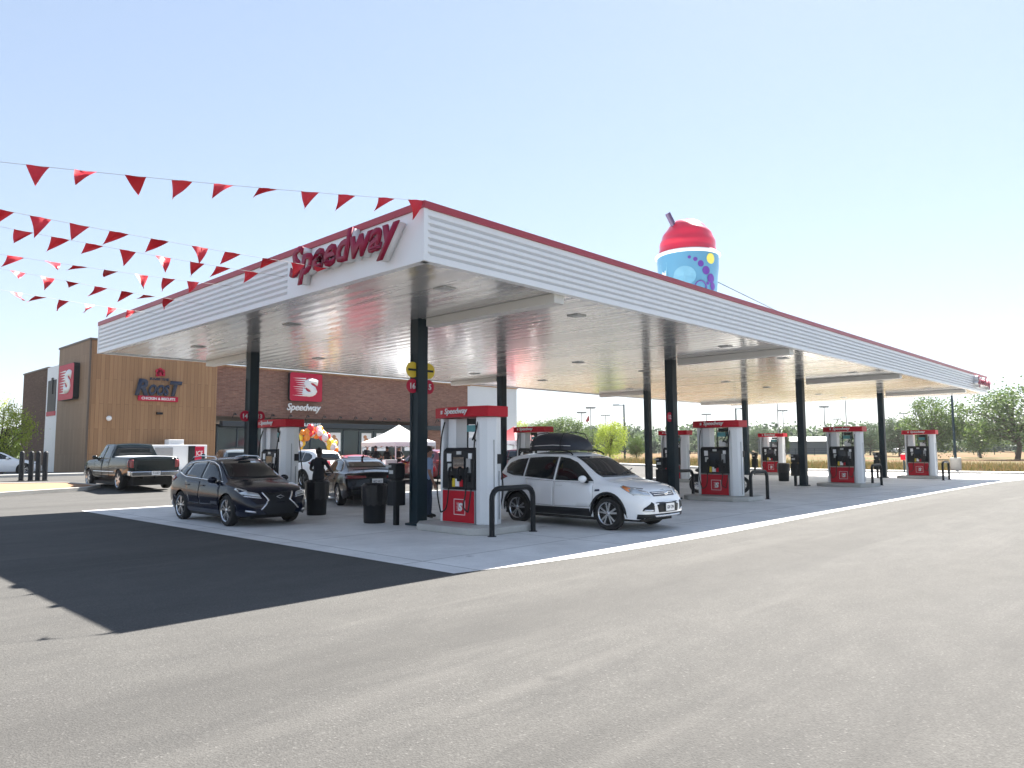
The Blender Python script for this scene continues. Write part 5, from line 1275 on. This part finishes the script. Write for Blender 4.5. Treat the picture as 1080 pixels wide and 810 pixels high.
# long far treeline: reads as one mass
wr_ = random.Random(5); lb = MB()
for i in range(150):
    px = 500+i*4.4+wr_.uniform(-3, 3); dist = wr_.uniform(190, 290); p = on(px, dist); h = hpx(455+wr_.uniform(-7, 8), dist, px)
    for c in range(30):
        cc = p+Vector((wr_.gauss(0, 2.0), wr_.gauss(0, 2.0), wr_.uniform(.1, .95)*h)); cr = wr_.uniform(.7, 1.6)
        for k in range(11):
            q = cc+Vector((wr_.gauss(0, cr), wr_.gauss(0, cr), wr_.gauss(0, cr*.7))); s = wr_.uniform(.35, .8)
            a = Vector((wr_.gauss(0, 1), wr_.gauss(0, 1), wr_.gauss(0, 1))).normalized(); b2 = a.cross(Vector((wr_.gauss(0, 1), wr_.gauss(0, 1), 1))).normalized()
            lb.add([q-a*s, q+b2*s*.7, q+a*s, q-b2*s*.7], [(0, 1, 2, 3)])
tag(lb.build('woodland', M['leaf_b'], recalc=False), 'far line of woodland along the horizon beyond the field', 'woodland', kind='stuff')
lb = MB()
for i in range(60):
    px = -160+i*5.5; dist = wr_.uniform(70, 100); p = on(px, dist); h = hpx(455+wr_.uniform(-6, 10), dist, px)
    for c in range(16):
        cc = p+Vector((wr_.gauss(0, 1.2), wr_.gauss(0, 1.2), wr_.uniform(.1, .95)*h)); cr = wr_.uniform(.4, .9)
        for k in range(9):
            q = cc+Vector((wr_.gauss(0, cr), wr_.gauss(0, cr), wr_.gauss(0, cr*.7))); s = wr_.uniform(.15, .35)
            a = Vector((wr_.gauss(0, 1), wr_.gauss(0, 1), wr_.gauss(0, 1))).normalized(); b2 = a.cross(Vector((wr_.gauss(0, 1), wr_.gauss(0, 1), 1))).normalized()
            lb.add([q-a*s, q+b2*s*.7, q+a*s, q-b2*s*.7], [(0, 1, 2, 3)])
tag(lb.build('woodland', M['leaf_a'], recalc=False), 'green scrub behind the small tree at the left edge', 'woodland', kind='stuff')
# verge grass
gb = MB(); gr = random.Random(2)
for i in range(26000):
    x = 48.2+abs(gr.gauss(0, 1))*9; y = gr.uniform(-12, 34); h = gr.uniform(.15, .5)*(1.3 if x > 50 else .7); a = gr.uniform(0, 6.28); w_ = .035+.0*h
    dx, dy = math.cos(a)*w_, math.sin(a)*w_; z = terr(y)-.02; lx, ly = gr.gauss(0, .1), gr.gauss(0, .1)
    gb.add([(x-dx, y-dy, z), (x+dx, y+dy, z), (x+lx, y+ly, z+h)], [(0, 1, 2)])
tag(gb.build('grass', M['grass'], recalc=False), 'tall dry grass along the edge of the field behind the kerb', 'grass', kind='stuff')

# ------------------------------------------------------------------ poles
def pole(label, px, dist, ty, kind='stadium', r=.12, name='light_pole', side=1, grp=None):
    p = on(px, dist); h = hpx(ty, dist, px)-p.z; t = thing(name, label, 'light pole', p, 0, grp)
    b = MB(); z0 = .9 if kind == 'base' else 0; b.tube([(0, 0, z0), (0, 0, h)], [r, r*.7], 10); b.build('pole', M['column'] if kind in ('base', 'arm') else M['grey'], t, smooth=True)
    if kind == 'stadium':
        b = MB(); L_ = dist*.0055; R_ = Vector((rt.x, rt.y, 0)).normalized()
        for j in range(1):
            z = h-.3-j*dist*.003
            b.tube([-R_*L_+Vector((0, 0, z)), R_*L_+Vector((0, 0, z))], .08, 5)
            for k in range(-2, 3): b.box(R_*L_*.5*k+Vector((0, 0, z+.2)), (.4, .4, .45))
        b.build('lamp_bank', M['grey'], t)
    elif kind in ('arm', 'base'):
        R_ = Vector((rt.x, rt.y, 0)).normalized()*side
        b = MB(); b.tube([(0, 0, h-.08), tuple(R_*.7+Vector((0, 0, h-.08)))], .05, 6); b.box(tuple(R_*1.0+Vector((0, 0, h-.06))), (.8, .45, .12), rz=math.atan2(R_.y, R_.x)); b.build('lamp_head', M['column'], t)
        if kind == 'base':
            b = MB(); b.lathe([(.33, 0), (.33, .93), (.30, .96), (0.001, .96)], n=20); b.build('base', M['kerb'], t)
    return t
pole('black lamp post on a concrete base right of the farthest pump', 1003, 49.2, 412, 'base', .09)
pole('black lamp post with arm to the left beside the young tree', 657.5, 92, 427, 'arm', .13, side=-1)
pole('black lamp post with arm to the right by the last back row column', 775, 92, 431, 'arm', .12)
for px, d, ty, lb in ((613, 210, 435, 'leftmost stadium light pole above the roof box'), (638, 260, 438, 'stadium light pole left of the young tree top'), (744, 230, 437, 'stadium light pole above the second front pump'),
                      (824.5, 220, 433, 'stadium light pole above the farthest back row pump'), (868, 200, 429, 'stadium light pole right of the third front column'), (881, 280, 442, 'small stadium light pole left of the third front pump header'),
                      (951, 260, 436, 'stadium light pole left of the large tree'), (622.5, 200, 430, 'tall stadium light pole with a flag on it')):
    pole(lb, px, d, ty, 'stadium', .16, grp='stadium light poles beyond the field')
for px, d, ty, lb in ((819, 120, 420, 'plain utility pole seen left of the third front column'), (890.7, 120, 415, 'plain utility pole above the third front pump'), (1027, 120, 412, 'plain utility pole right of the black lamp post')):
    pole(lb, px, d, ty, 'plain', .1, 'utility_pole')
p = on(621, 199); t = thing('flag', 'small american style flag hanging on a distant pole', 'flag', p)
b = MB(); hz = hpx(444, 199, 621); b.add([(0, 0, hz+1), (-.3, .3, hz+.8), (-.8, .7, hz-.5), (-.4, .4, hz-.8), (0, 0, hz-.3)], [(0, 1, 2, 3, 4)]); b.build('cloth', M['redtarp'], t)
# distant low building / barn, fence, red post
p = on(838, 150); t = thing('shed', 'long low grey building beyond the dry field', 'building', p, R(-46))
sh_ = mat('shed_paint', (.09, .11, .13), .7, noise=.2)
b = MB(); b.box((0, 0, 1.3), (14, 6, 2.6)); b.build('wall', sh_, t)
b = MB(); b.prism([(-3.3, 2.6), (3.3, 2.6), (0, 3.6)], -7.3, 7.3, 0, lambda a, c, d: (d, a, c)); b.build('roof', sh_, t)
b = MB(); b.box((-4, -3.02, 1.2), (2.5, .05, 1.8)); b.build('door', M['black'], t)
def rail_fence(pa, pb, label):
    pa, pb = Vector(pa), Vector(pb); L_ = (pb-pa).length; d = (pb-pa).normalized(); t = thing('rail_fence', label, 'fence', pa, math.atan2(d.y, d.x))
    b = MB(); n = int(L_/3)
    for i in range(n+1): b.box((i*L_/n, 0, .6), (.09, .09, 1.2))
    tag(b.build('posts', M['column'], t), kind='stuff')
    b = MB()
    for z in (.45, .8, 1.12): b.box((L_/2, 0, z), (L_, .04, .07))
    b.build('rail', M['column'], t)
rail_fence(on(700, 128), on(1110, 118), 'dark rail fence along the far side of the field')
p = on(949, 45.6); p.z = .13; t = thing('shutoff_post', 'small red box on a short post left of the farthest pump', 'post', p)
b = MB(); b.tube([(0, 0, 0), (0, 0, .8)], .05, 8); b.build('post', M['column'], t)
b = MB(); b.box((0, 0, .95), (.34, .3, .38)); b.build('box', M['red'], t, bevel=.04)

hz_ = MB(); hz_.box((560, 560, 14), (1500, 1500, 32)); ho = tag(hz_.build('haze', mat('haze_air', (1, 1, 1))), 'thin pale summer haze over the whole place', 'haze', kind='stuff')
hm = MATS['haze_air']; n, l, b = nodes(hm); n.remove(b); pv = n.new('ShaderNodeVolumePrincipled'); pv.inputs['Color'].default_value = (.85, .9, .95, 1); pv.inputs['Density'].default_value = .0002; pv.inputs['Anisotropy'].default_value = .3
l.new(pv.outputs[0], n['Material Output'].inputs['Volume'])
